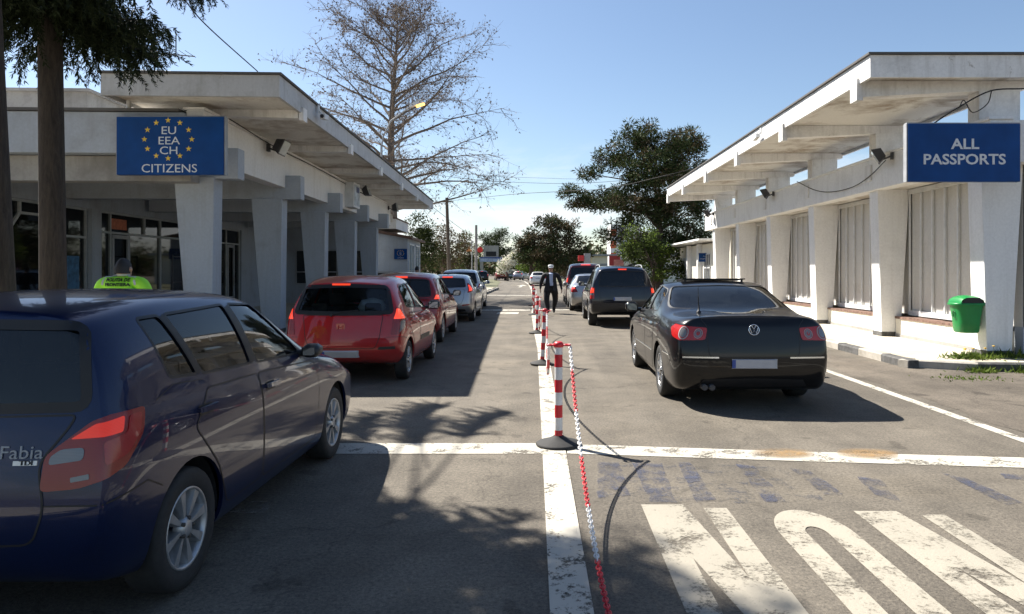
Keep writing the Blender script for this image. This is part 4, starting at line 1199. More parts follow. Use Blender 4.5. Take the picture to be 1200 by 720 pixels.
sheet('old_paint_marking', [wob(p, .012, .12, i) for i, p in enumerate([zz((0,150),(60,150),(90,245),(0,252)), zz((100,152),(180,152),(220,262),(150,262)), zz((225,150),(262,150),(330,255),(280,262)), 
      zz((390,155),(440,160),(530,262),(470,262)), zz((540,165),(600,175),(690,240),(640,240)), zz((730,190),(800,200),(850,262),(780,240)), zz((965,180),(1040,195),(1200,265),(1150,270)), zz((1130,180),(1200,185),(1200,200),(1150,195))])], M['mark_blue'], .0045)
sheet('faded_patch_marking', [pg((268,602),(278,588),(322,588),(310,602)), pg((180,660),(215,648),(240,648),(205,664))], M['mark_faint'], .0045)
for p in (zz((430,110),(610,112),(610,142),(430,138)), zz((675,110),(845,114),(845,144),(675,140))): sheet('rust_stain', [p], M['rust'], .0095)

# pavements with kerbs
def slab(name, out, z, m, kind='structure'):
    mb = MB(); mb.prism(out, lambda u, v, w: (u, v, w-.02), z+.02); me = mb.mesh(name, m)
    bm = bmesh.new(); bm.from_mesh(me); bmesh.ops.recalc_face_normals(bm, faces=bm.faces); bm.to_mesh(me); bm.free()
    return link(name, me, kind=kind)
M['paving'] = plaster('paving_concrete', (.50,.45,.36), .45, (.22,.18,.13), .6, .5, streak=False, fine=.006)
M['kerb_dark'] = simple('kerb_dark_paint', (.085,.083,.08), .85, var=.5, scale=9)
M['kerb_pale'] = plaster('kerb_pale_stone', (.42,.39,.34), .6, (.16,.14,.11), 2, .48, streak=False, fine=.008)
PZ = .12
slab('pavement_right', [(6.13, 33), (6.13, 12.0), (6.32, 11.62), (7.0, 11.27), (9, 11.1), (16, 11.1), (16, 33)], PZ, M['paving'])
slab('pavement_left', [(-4.12, -6), (-4.12, 60), (-22, 60), (-22, -6)], PZ, M['paving'])
def kerb(name, path, nrm_sign, stones, z=.135):
    mb = MB()
    for i, (a, b, mi) in enumerate(stones):
        a, b = Vector(a), Vector(b); t = (b-a).normalized(); n = Vector((-t.y, t.x))*nrm_sign; g = t*.006
        p = [a+g, b-g, b-g+n*.18, a+g+n*.18]; zt = z + random.uniform(-.006, .004)
        lo = [(q.x, q.y, -.02) for q in p]; q2 = [p[0]+n*.012, p[1]+n*.012, p[2], p[3]]
        mid = [(q.x, q.y, zt-.02) for q in p]; hi = [(q.x, q.y, zt) for q in [p[0]+n*.025, p[1]+n*.025, p[2], p[3]]]
        mb.hexa(lo, mid, mi); mb.add(mid+hi, [(4,5,6,7),(0,1,5,4),(1,2,6,5),(3,0,4,7)], mi)
    o = mb.build(name, [M['kerb_pale'], M['kerb_dark']], kind='structure')
    bm = bmesh.new(); bm.from_mesh(o.data); bmesh.ops.recalc_face_normals(bm, faces=bm.faces); bm.to_mesh(o.data); bm.free()
st = []
y = 33.0; k = 0
while y > 12.2: st.append(((5.95, y), (5.95, y-.9), k % 2)); y -= .9; k += 1
st += [((5.95, y), (6.12, 11.5), 0), ((6.12, 11.5), (6.9, 11.08), 0), ((6.9, 11.08), (7.9, 10.98), 1)] + [((7.9+j, 10.98-.01*j), (8.9+j, 10.97-.01*j), (j+1) % 2) for j in range(7)]
kerb('kerb_right', None, 1, st)
kerb('kerb_left', None, -1, [((-3.94, -6+k), (-3.94, -5+k), k % 2) for k in range(66)])
sheet('grass_verge', [wob([(-5.3, 62), (-4.4, 66), (-5.8, 95), (-9, 130), (-40, 130), (-40, 62)], .2, 1.0, 3), wob([(4.6, 46), (30, 46), (30, 130), (1.0, 130), (2.6, 80)], .2, 1.0, 4)], simple('dry_grass_ground', (.10,.10,.05), .95, var=.4, scale=1.2, bumpd=.05), .01)

# ------------------------------------------------------------------ left hall
TH = R(2.16)
LH = empty('border_hall', (-6.0, 12.77, 0), TH, label='shaded grey hall on tapered pillars with a thin canopy roof over the left lane', cat='building')
def part(name, mb, m, parent=None, bevel=0, **k): return mb.build(name, m, parent if parent is not None else LH, bevel, **k)
D = 3.72
def tapered(mb, x0t, x1t, x0b, x1b, y0, y1, zb, zt, mi=0):
    mb.hexa([(x0b, y0, zb), (x1b, y0, zb), (x1b, y1, zb), (x0b, y1, zb)], [(x0t, y0, zt), (x1t, y0, zt), (x1t, y1, zt), (x0t, y1, zt)], mi)
for i in range(5):
    mb = MB(); y = D*i
    tapered(mb, -.72, 0, -.46, -.04, y, y+.38, PZ, 3.30)
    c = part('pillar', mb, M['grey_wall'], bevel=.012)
    mb = MB(); tapered(mb, -.475, -.035, -.47, -.04, y-.012, y+.392, PZ, PZ+.10); part('plinth_band', mb, M['black'], c)
for i in range(5):
    mb = MB(); y = D*i+.04
    mb.box(-5.0, .42, y, y+.30, 3.28, 3.84); part('cross_beam', mb, M['grey_wall'], bevel=.01)
M['fascia'] = plaster('fascia_plaster', (.74,.73,.71), .32, (.32,.28,.22), .7, .58, chips=.2)
mb = MB(); mb.box(-.24, .06, -.55, 17.6, 3.55, 4.40); mb.box(-.30, .085, -.56, 17.6, 4.40, 4.45); part('fascia', mb, M['fascia'], bevel=.01)
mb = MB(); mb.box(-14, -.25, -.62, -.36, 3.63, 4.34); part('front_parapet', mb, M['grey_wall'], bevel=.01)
mb = MB(); mb.box(-14, -.32, -.66, -.30, 4.35, 4.40); part('parapet_capping', mb, M['roofing'])
mb = MB(); mb.box(-14, -.26, -.35, .02, 3.18, 3.62); part('edge_beam', mb, M['concrete'])
mb = MB(); mb.box(-14, -.25, -.34, 19.9, 3.85, 4.2); part('roof_slab', mb, M['soffit'])
mb = MB(); mb.box(-14, -4.95, 4.5, 14, 4.45, 5.95); mb.box(-14, -4.85, 4.4, 14.1, 5.95, 6.02); part('roof_house', mb, M['concrete'])
# canopy over the lane
mb = MB(); mb.hexa([(-1.30, -1.08, 4.56), (1.50, -1.08, 4.56), (1.50, 20.4, 4.56), (-1.30, 20.4, 4.56)], [(-1.30, -1.08, 4.86), (1.50, -1.08, 4.86), (1.50, 20.4, 4.86), (-1.30, 20.4, 4.86)])
cn = part('canopy', mb, [M['soffit']], bevel=.01)
mb = MB(); mb.box(1.502, 1.56, -1.14, 20.46, 4.50, 4.86); mb.box(-1.36, 1.502, -1.14, -1.082, 4.50, 4.86); mb.box(-1.36, -1.302, -1.08, 20.46, 4.50, 4.86); mb.box(-1.302, 1.502, 20.402, 20.46, 4.50, 4.86); mb.build('canopy_edge', M['edge_old'], cn)
mb = MB(); mb.box(-1.40, 1.60, -1.18, 20.5, 4.865, 4.90); mb.build('roofing_felt', M['roofing'], cn)
for i in range(6):
    mb = MB(); y = D*i+.05 if i < 5 else 18.9
    mb.hexa([(-1.2, y, 4.46), (1.50, y, 4.40), (1.50, y+.22, 4.40), (-1.2, y+.22, 4.46)], [(-1.2, y, 4.555), (1.50, y, 4.555), (1.50, y+.22, 4.555), (-1.2, y+.22, 4.555)])
    mb.box(1.52, 1.60, y-.01, y+.23, 4.36, 4.60); mb.build('canopy_rib', M['white_old'], cn)
    mb = MB(); mb.box(-.22, .04, y-.04, y+.26, 4.45, 4.47); mb.build('bearing', M['concrete'], cn)
mb = MB(); mb.tube([(-1.25, -.5, 4.4), (-1.25, -.5, 4.56)], .04, 8); mb.build('canopy_post', M['metal_white'], cn)
# shop front along the porch and the wall that ends it
WX = -5.15
M['shopwall'] = M['grey_wall']
mb = MB(); mb.box(WX-.25, WX, -3, 19.5, 3.15, 3.84); mb.box(WX-.25, WX, -3, 19.5, PZ, .35); mb.box(WX-.3, WX+.05, 4.95, 5.35, .35, 3.15); mb.box(WX-.3, WX+.05, 10.2, 10.7, .35, 3.15); mb.box(WX-.25, WX, 14.6, 19.5, .35, 3.15)
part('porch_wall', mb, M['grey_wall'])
mb = MB(); mb.box(WX-.12, WX-.10, -3, 14.6, .35, 3.15); part('shop_glass', mb, M['shop_glass'])
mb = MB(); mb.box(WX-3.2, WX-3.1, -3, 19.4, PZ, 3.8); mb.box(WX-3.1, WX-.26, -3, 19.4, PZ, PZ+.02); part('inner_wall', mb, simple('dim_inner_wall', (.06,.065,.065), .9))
mb = MB()
wy = lambda Y: (Y-12.77)/math.cos(TH)
def fr(y0, z0, y1, z1, w=.055):
    a, b = Vector((0, y0, z0)), Vector((0, y1, z1)); t = (b-a).normalized(); n = Vector((0, -t.z, t.y))*w/2
    p = [a-n, b-n, b+n, a+n]
    mb.hexa([(WX-.14, q.y, q.z) for q in p], [(WX-.05, q.y, q.z) for q in p])
    
for y0, z0, y1, z1 in [(-3, 3.12, 14.6, 3.12), (-3, .38, 14.6, .38), (wy(15.33), 2.85, wy(15.33), 3.1), (wy(15.33), 2.85, wy(16.35), 2.85), (wy(15.33), 2.85, wy(14.96), 2.42), (wy(14.96), 2.42, wy(14.96), .4), (wy(16.35), 2.85, wy(16.74), 2.42),
        (wy(16.74), 2.42, wy(16.74), .4), (wy(16.35), 2.85, wy(16.35), 3.1), (wy(16.74), 2.42, wy(17.65), 2.42), (wy(17.65), .4, wy(17.65), 3.1), (wy(14.96), 2.42, wy(13.6), 2.42), (wy(13.6), .4, wy(13.6), 3.1), (-1.8, .4, -1.8, 3.1),
        (wy(18.2), .4, wy(18.2), 3.1), (wy(18.7), .4, wy(18.7), 3.1), (wy(18.2), 2.6, wy(22.9), 2.6), (wy(19.6), .4, wy(19.6), 2.6), (wy(20.4), 2.6, wy(20.4), 3.1), (wy(21.3), .4, wy(21.3), 3.1), (wy(22.9), .4, wy(22.9), 3.1),
        (wy(23.6), .4, wy(23.6), 3.1), (wy(24.7), .4, wy(24.7), 3.1), (wy(25.6), .4, wy(25.6), 3.1), (wy(26.1), .4, wy(26.1), 3.1), (wy(26.8), .4, wy(26.8), 2.6), (wy(27.3), .4, wy(27.3), 3.1), (wy(23.5), 2.2, wy(25.6), 2.2), (wy(25.6), 2.6, wy(27.3), 2.6)]: fr(y0, z0, y1, z1)
part('shop_front_frame', mb, simple('dull_white_frame', (.36,.38,.38), .5))
for a, b in ((18.74, 19.56), (26.14, 26.78)):
    mb = MB()
    for y0, y1, z0, z1 in ((wy(a), wy(a)+.09, .4, 2.55), (wy(b)-.09, wy(b), .4, 2.55), (wy(a), wy(b), 2.45, 2.55), (wy(a), wy(b), .4, .62)): mb.box(WX-.07, WX-.03, y0, y1, z0, z1)
    dr = part('glazed_door', mb, M['metal_grey'])
    mb = MB(); mb.box(WX-.02, WX+.03, wy(b)-.16, wy(b)-.13, 1.05, 1.35); mb.build('handle', M['alloy'], dr)
mb = MB(); mb.box(WX-.09, WX-.075, wy(18.75), wy(19.5), 2.7, 2.98); part('door_notice', mb, simple('orange_notice', (.45,.13,.06), .6, var=.3, scale=12))
mb = MB(); mb.box(WX-.09, WX-.075, wy(16.85), wy(17.4), 1.1, 1.95); part('window_poster', mb, simple('blue_poster', (.04,.14,.26), .6, var=.5, scale=7))
mb = MB(); mb.box(WX-.09, WX-.075, wy(19.0), wy(19.35), 1.0, 1.25); part('paper_notice', mb, M['lettering'])
# end wall of the porch with three dark windows
mb = MB(); mb.box(WX, -1.0, 19.5, 19.7, PZ, 3.84); part('end_wall', mb, M['grey_wall'])
for x0, x1 in ((-4.6, -3.5), (-3.3, -2.1), (-1.95, -1.1)):
    mb = MB(); z0, z1 = .95, 2.55
    for a, b, c, d in ((x0, x0+.06, z0, z1), (x1-.06, x1, z0, z1), (x0, x1, z1-.06, z1), (x0, x1, z0, z0+.06), (x0, x1, 1.5, 1.55), ((x0+x1)/2-.03, (x0+x1)/2+.03, z0, z1)): mb.box(a, b, 19.44, 19.495, c, d)
    w = part('window', mb, M['metal_grey'])
    mb = MB(); mb.box(x0+.03, x1-.03, 19.47, 19.49, z0+.03, z1-.03); mb.build('pane', simple('dark_pane', (.015,.018,.02), .08), w)
mb = MB(); mb.box(-14, WX-.25, 19.4, 19.7, PZ, 3.84); mb.box(-14, -13.8, -3, 19.4, PZ, 3.84); part('back_wall', mb, M['grey_wall'])
# low railing in the porch
mb = MB()
for y in (7.6, 8.9): mb.tube([(-4.4, y, PZ), (-4.4, y, 2.05)], .022, 6)
for z in (.6, 1.25, 2.0): mb.tube([(-4.4, 7.6, z), (-4.4, 8.9, z)], .018, 6)
mb.build('porch_railing', M['dark_metal'], None, label='thin dark metal railing standing in the porch behind the first left pillar', cat='railing').matrix_world = Matrix.Translation((-6.0, 12.77, 0)) @ Matrix.Rotation(TH, 4, 'Z')

LM = Matrix.Translation((-6.0, 12.77, 0)) @ Matrix.Rotation(TH, 4, 'Z')
# annex at the far end
AN = empty('annex_hut', LM @ Vector((0, 20.7, 0)), TH, label='small grey annex with a lean-to roof and lit side windows past the left hall', cat='building')
mb = MB(); mb.hexa([(-3.2, 0, PZ), (.32, 0, PZ), (.32, 4.4, PZ), (-3.2, 4.4, PZ)], [(-3.2, 0, 3.75), (.32, 0, 3.12), (.32, 4.4, 3.12), (-3.2, 4.4, 3.75)]); mb.build('wall', M['grey_wall'], AN)
mb = MB(); mb.hexa([(-1.3, -.25, 3.42), (.55, -.25, 3.08), (.55, 4.7, 3.08), (-1.3, 4.7, 3.42)], [(-1.3, -.25, 3.56), (.55, -.25, 3.2), (.55, 4.7, 3.2), (-1.3, 4.7, 3.56)]); mb.build('roof', simple('brown_roof_edge', (.13,.075,.055), .8), AN)
mb = MB(); mb.box(-1.35, -.2, -.2, 3.5, 3.58, 4.05); mb.box(-1.4, -.15, -.25, 3.55, 4.05, 4.1, 1); mb.build('roof_box', [M['white'], simple('brown_cap', (.13,.075,.055), .8)], AN)
for i in range(2):
    mb = MB(); y0 = .35+i*2.0; y1 = y0+1.6
    for a, b, c, d in ((y0, y0+.07, 1.0, 2.9), (y1-.07, y1, 1.0, 2.9), (y0, y1, 2.83, 2.9), (y0, y1, 1.0, 1.07), ((y0+y1)/2-.03, (y0+y1)/2+.03, 1.0, 2.9)): mb.box(.325, .37, a, b, c, d)
    w = mb.build('window', M['metal_white'], AN); mb = MB(); mb.box(.322, .34, y0+.05, y1-.05, 1.05, 2.86); mb.build('pane', simple('lit_tone_pane', (.25,.3,.32), .06), w)  # light on the side panes is put into their pale colour
mb = MB()
for a, b, c, d in ((-2.1, -.35, 1.48, 1.56), (-2.1, -2.02, .9, 1.48), (-.43, -.35, .9, 1.48), (-1.3, -1.22, .9, 1.48)): mb.box(a, b, -.06, -.005, c, d)
mb.box(-2.0, -.45, -.02, -.004, .9, 1.48, 1); mb.build('counter_window', [M['metal_grey'], M['seal']], AN)

# ------------------------------------------------------------------ right hall
RH = empty('louvred_hall', (7.62, 12.0, 0), 0, label='sunlit white hall with tapered pillars and louvred bays beside the right lane', cat='building')
def rp(name, mb, m, parent=None, bevel=0): return mb.build(name, m, parent if parent is not None else RH, bevel)
for i in range(6):
    mb = MB(); y = D*i
    tapered(mb, -.10, .62, .0, .42, y, y+.40, PZ, 3.42)
    c = rp('pillar', mb, M['white'], bevel=.012)
    mb = MB(); tapered(mb, -.008, .43, -.012, .43, y-.012, y+.412, PZ, PZ+.10); mb.build('plinth_band', M['kerb_dark'], c)
mb = MB(); mb.box(-.20, .14, -.40, 20.0, 3.40, 4.10); mb.box(-.24, .18, -.43, 20.05, 4.10, 4.15); rp('fascia', mb, M['white'], bevel=.01)
for i in range(6):
    mb = MB(); mb.box(-.235, -.205, D*i+.05, D*i+.33, 3.62, 3.98); rp('fascia_pad', mb, M['white_old'])
mb = MB(); mb.box(.145, 8, -.38, -.06, 3.40, 4.10); rp('front_beam', mb, M['white_old'], bevel=.01)
mb = MB(); mb.box(.141, 8, -.05, 19.9, 3.42, 3.62); rp('roof_slab', mb, M['soffit'])
mb = MB(); mb.box(.64, 8, .03, .25, PZ, 3.42); mb.box(.02, .64, .412, .44, PZ, .14); rp('gable_wall', mb, M['grey_wall'])  # white gable in shade: the shade is put in as grey plaster
mb = MB(); mb.box(.9, 8, .26, 20, PZ, PZ+.02); mb.box(7.8, 8, .26, 20, PZ, 3.4); mb.box(.9, 8, 19.7, 19.9, PZ, 3.4); mb.box(1.6, 1.7, .26, 19.7, PZ, 3.4); rp('inner_wall', mb, M['cream'])
M['brick'] = simple('red_brick_sill', (.17,.10,.075), .85, var=.5, scale=11, bumpd=.01)
M['louvre'] = plaster('louvre_panel', (.58,.56,.52), .35, (.32,.28,.22), 1.4, .55)
for i in range(5):
    y0, y1 = D*i+.42, D*(i+1)-.02
    mb = MB(); mb.box(.30, .86, y0, y1, PZ, .52); pl = rp('plinth', mb, M['cream'])
    mb = MB(); mb.box(.285, .31, y0, y1, PZ, PZ+.07); mb.build('plinth_band', M['concrete'], pl)
    mb = MB()
    n = 14
    for k in range(n):
        a = lerp(y0, y1, k/n); b = lerp(y0, y1, (k+1)/n)-.012
        mb.box(.275, .62, a, b, .523, .572+random.uniform(-.006, .006))
    mb.build('brick_sill', M['brick'], pl)
    mb = MB()
    ns = 7
    for k in range(ns+1):
        y = lerp(y0+.05, y1-.05, k/ns)
        mb.box(.575, .609, y-.016, y+.016, .60, 3.38)
    mb.box(.565, .63, y0+.02, y1-.02, .60, .71); mb.box(.565, .63, y0+.02, y1-.02, 3.30, 3.40)
    g = rp('louvre_grille', mb, M['metal_white'])
    mb = MB()
    for k in range(ns):
        a = lerp(y0+.05, y1-.05, k/ns)+.02; b = lerp(y0+.05, y1-.05, (k+1)/ns)-.02
        mb.box(.635, .66, a-(.46 if k == 0 else .015), b+.015, .62, 3.41)
    mb.build('louvre_panel', M['louvre'], g)
cn = RH
mb = MB(); mb.box(-2.12, .74, -.34, 18.5, 4.86, 5.16); cr = rp('canopy', mb, [M['soffit']], bevel=.01)
mb = MB(); mb.box(-2.19, -2.122, -.40, 18.56, 4.80, 5.17); mb.box(-2.122, .80, -.40, -.342, 4.80, 5.17); mb.box(-2.122, .80, 18.502, 18.56, 4.80, 5.17); mb.box(.742, .80, -.342, 18.502, 4.80, 5.17)
mb.build('canopy_edge', M['white_old'], cr)
mb = MB(); mb.box(-2.23, .84, -.44, 18.6, 5.175, 5.21); mb.build('roofing_felt', M['roofing'], cr)
for i in range(6):
    y = D*i+.02 if i < 5 else 18.2
    mb = MB(); mb.hexa([(-2.12, y, 4.58), (.72, y, 4.72), (.72, y+.24, 4.72), (-2.12, y+.24, 4.58)], [(-2.12, y, 4.855), (.72, y, 4.855), (.72, y+.24, 4.855), (-2.12, y+.24, 4.855)])
    mb.box(-2.23, -2.125, y-.01, y+.25, 4.52, 4.9); mb.build('canopy_rib', M['white_old'], cr)
    mb = MB(); mb.hexa([(-.14, y-.03, 4.155), (.56, y-.03, 4.155), (.56, y+.29, 4.155), (-.14, y+.29, 4.155)], [(-.14, y-.03, 4.672), (.56, y-.03, 4.706), (.56, y+.29, 4.706), (-.14, y+.29, 4.672)]); mb.build('canopy_post', M['white_old'], cr)
# meters, conduit and pipe on the gable
mb = MB(); mb.box(1.05, 1.40, -.02, .028, .78, 1.12); mb.box(1.06, 1.39, -.035, -.018, .79, 1.11); m1 = rp('meter_box', mb, M['grey_wall'], bevel=.006)
mb = MB(); mb.box(1.15, 1.3, .0, .028, 1.55, 1.78); rp('meter_box', mb, M['grey_wall'], bevel=.006)
mb = MB(); mb.tube([(1.12, .015, 1.12), (1.12, .015, 3.4)], .014, 6); mb.tube([(1.24, .015, 1.78), (1.24, .015, 3.4)], .01, 6); rp('conduit', mb, M['metal_grey'])
mb = MB(); mb.tube([(1.33, -.0, PZ), (1.33, .0, .62)], .035, 8); rp('pipe_stub', mb, M['metal_white'])

# annex at the far end of the right hall
RA = empty('white_annex', (8.2, 33.4, 0), 0, label='low white annex with an overhanging slab roof past the right hall', cat='building')
mb = MB(); mb.box(0, 5, 0, 8.4, PZ, 2.92); mb.build('wall', M['cream'], RA)
mb = MB(); mb.hexa([(-.85, -.4, 3.02), (5, -.4, 2.93), (5, 8.6, 2.93), (-.85, 8.6, 3.02)], [(-.85, -.4, 3.1), (5, -.4, 3.22), (5, 8.6, 3.22), (-.85, 8.6, 3.1)]); mb.build('roof', M['white'], RA)
for y in (2.6, 5.2):
    mb = MB(); mb.box(-.22, -.002, y, y+.3, PZ, 2.95); mb.build('pilaster', M['white'], RA)
mb = MB()
for k in range(4): mb.box(-.05, -.003, .7+k*.42, .74+k*.42, .3, 2.4)
for z in (.3, 1.0, 1.7, 2.38): mb.box(-.05, -.003, .7, 2.0, z, z+.05)
d = mb.build('glazed_door', M['metal_white'], RA); mb = MB(); mb.box(-.02, -.004, .72, 1.98, .32, 2.4); mb.build('pane', simple('door_pane', (.03,.035,.04), .06), d)
mb = MB()
for k in range(9): mb.box(-.05, -.003, 5.7+k*.25, 5.78+k*.25, .5, 2.3)
mb.build('window_grille', M['metal_white'], RA)
# ------------------------------------------------------------------ trees and plants
M['needle'] = foliage('spruce_needles', (.011,.018,.010), (.027,.038,.017), transl=.15)
M['pine_needle'] = foliage('pine_needles', (.022,.038,.014), (.065,.082,.03), transl=.12)
M['pine_brown'] = foliage('brownish_pine_needles', (.045,.04,.022), (.12,.088,.05), transl=.12)
M['leaf'] = foliage('spring_leaves', (.035,.06,.014), (.13,.17,.04), transl=.35)
M['leaf_dark'] = foliage('dark_leaves', (.02,.034,.012), (.06,.075,.026), transl=.25)
M['leaf_brown'] = foliage('budding_brown_leaves', (.06,.048,.03), (.13,.10,.058), transl=.25)
M['blossom'] = foliage('white_blossom', (.6,.57,.48), (.85,.82,.72), transl=.3)
M['leaf_bright'] = foliage('bright_spring_leaves', (.06,.10,.015), (.16,.22,.04), transl=.4)
def rv(n): 
    v = RNG.normal(size=(n, 3)); return v/np.linalg.norm(v, axis=1, keepdims=True)

def spruce(loc, label, lean=(0, 0), h=11.3, r0=.142, first=4.85, n=100, reach=1.38):
    root = empty('spruce_tree', loc, 0, label=label, cat='tree', group='tall spruces standing before the left hall')
    tb = MB()
    tr = lambda z: Vector((lean[0]*z, lean[1]*z, z))
    pts = [tr(z) for z in (-.1, .3, 1, 2, 4, 6, 8, 10, 12, 14, h)]
    tb.tube(pts, [r0*1.45, r0*1.15, r0*1.05, r0, r0*.94, r0*.82, r0*.68, r0*.52, r0*.36, r0*.2, .01], 14)
    C, Dd = [], []
    far = {40: (3.4, 1.46), 43: (3.0, 1.72), 46: (3.3, 1.30), 49: (2.9, 1.58)}  # long limbs above the view, added for their shadow on the road
    for i in range(n+18):
        t = (i/(n-1))**1.2 if i < n else .006*(i-n)
        z = first + (h-.4-first)*t
        a = i*2.39996 + random.uniform(-.3, .3)
        ln = (reach*(1-t)**.85*1.0+.25)*random.uniform(.75, 1.1)
        ad = a % (2*math.pi)
        if 5.3 < z < 8.8 and (ad < 1.35 or ad > 5.2): ln *= .25  # limbs cut short here so that sun reaches the road
        elif z < 6.6 and (ad < 1.0 or ad > 5.0): ln *= .62
        if i >= n: ln = random.uniform(.9, 1.75); ln = min(ln, 1.35) if (ad < 1.3 or ad > 5.2) else ln
        if i in far: ln, a = far[i]
        o = tr(z); d = Vector((math.cos(a), math.sin(a), 0))
        P_ = []
        for k in range(9):
            s = k/8
            P_.append(o + d*(ln*s) + Vector((0, 0, ln*(-.05*s - .42*s*s + .36*s**4)*(1.25-t))))
        tb.tube(P_, [max(.004, .036*(1-k/8)*(1-t*.6)) for k in range(9)], 5, cap=False)
        m = int(ln/.045)
        for j in range(m):
            s = .10+.9*(j+random.random())/m
            if i in far: s = .58+.42*s
            q = min(7, int(s*8)); p = P_[q].lerp(P_[q+1], s*8-q)
            for sgn in (1, -1):
                side = Vector((-d.y, d.x, 0))*sgn
                bl = random.choice((.2, .35, .5, .6, .95))*random.uniform(.7, 1.1)*(1.1-s*.6)*(.55+.45*min(1, ln/2))
                g = side*random.uniform(-.1, .9) + d*random.uniform(-.1, .6) + Vector((0, 0, -random.uniform(.25, 1.5)))
                g.normalize()
                c = max(10, int(bl/.0062))
                ss = np.linspace(0, 1, c)[:, None]
                base = np.array(p) + np.array(g)*bl*ss + np.array([0, 0, -.12*bl])*ss**2
                dirs = np.array(g)*.85 + rv(c)*.7
                C.append(base); Dd.append(dirs)
    C = np.concatenate(C); Dd = np.concatenate(Dd); k = len(C)
    tk = tb.build('trunk', M['bark_spruce'], root)
    me = cards('spruce_crown', C, Dd, rv(k), RNG.uniform(.045, .085, k), RNG.uniform(.011, .018, k), M['needle'])
    link('crown', me, root)
    return root
s1 = spruce((-6.0, 8.6, 0), 'spruce with a straight bare lower trunk beside the blue EU citizens sign', (-.012, 0))
s2 = copy_tree(s1); s2.location = (-5.42, 7.0, 0); s2.rotation_euler = (R(-1), R(-8), 2.1); s2.scale = (1.2, 1.2, 1.04)
tag(s2, 'spruce with a thick leaning trunk at the left edge of the photo, nearest the camera')
s3 = copy_tree(s1); s3.location = (-5.7, 3.3, 0); s3.rotation_euler = (0, 0, 4.0); s3.scale = (1.9, 1.9, 1.0)  # unseen spruce added to shade the ground behind the camera
tag(s3, 'third spruce, added out of view left of the navy hatchback to shade the road')

def bare_tree(loc, h=17.0):
    root = empty('bare_tree', loc, 0, label='tall leafless tree with spreading twiggy branches rising behind the left hall', cat='tree')
    tb = MB(); tw = MB()
    tr = lambda z: Vector((.025*z + .10*math.sin(z*.5), 0.1*math.sin(z*.4), z))
    zs = [h*k/14 for k in range(15)]
    tb.tube([tr(z) for z in zs], [max(.02, .36*(1-z/h)**.85+.01) for z in zs], 10)
    buds_c = []
    def wander(p, d, ln, segs, up, jit):
        pts = [Vector(p)]; d = Vector(d).normalized()
        for k in range(segs):
            d = (d + Vector((random.gauss(0, jit), random.gauss(0, jit), random.gauss(0, jit*.7)+up))).normalized()
            pts.append(pts[-1]+d*(ln/segs))
        return pts, d
    n = 62
    for i in range(n):
        t = (i+.5)/n
        z = 5.0 + (h-5.3)*t
        a = i*2.39996 + random.uniform(-.4, .4)
        w = 7.6*(1-t)**.40*(.66+.45*random.random()) + .4
        w = min(w, 6.9)
        d = Vector((math.cos(a), math.sin(a)*.9, .30+.55*t))
        pts, _ = wander(tr(z), d, w, 9, -.018 if t < .35 else .0, .14)
        r = .0115*w+.012
        tb.tube(pts, [max(.012, r*(1-k/9.5)) for k in range(10)], 6, cap=False)
        for k in range(2, 10):
            for q in range(random.choice((2, 2, 3))):
                dd = (pts[k]-pts[k-1]).normalized()
                g = (dd + Vector((random.gauss(0, .7), random.gauss(0, .7), random.gauss(.12, .5)))).normalized()
                l2 = random.uniform(.5, 1.35)*(w/5)**.4
                p2, _ = wander(pts[k], g, l2, 4, -.03 if t < .35 else .02, .2)
                tb.tube(p2, [max(.006, .019*(1-m/4.6)) for m in range(5)], 4, cap=False)
                for m in range(1, 5):
                    for e in range(3):
                        g3 = ((p2[m]-p2[m-1]).normalized() + Vector((random.gauss(0, .75), random.gauss(0, .75), random.gauss(.0, .6)))).normalized()
                        p3, _ = wander(p2[m], g3, random.uniform(.25, .7), 2, -.04, .25)
                        tw.tube(p3, [.0065, .005, .003], 3, cap=False)
                        if random.random() < .35: buds_c.append(p3[-1])
    tk = tb.build('trunk', M['bark_bare'], root)
    tw.build('twigs', M['twig'], root)
    C = np.array([tuple(p) for p in buds_c]); C = np.repeat(C, 3, 0); k = len(C)
    link('seed_balls', cards('seed_balls', C-.03, rv(k), rv(k), .085, .075, simple('seed_ball', (.14,.095,.06), .9)), root)
    return root
bare_tree((-8.9, 40.5, 0), 16.3)

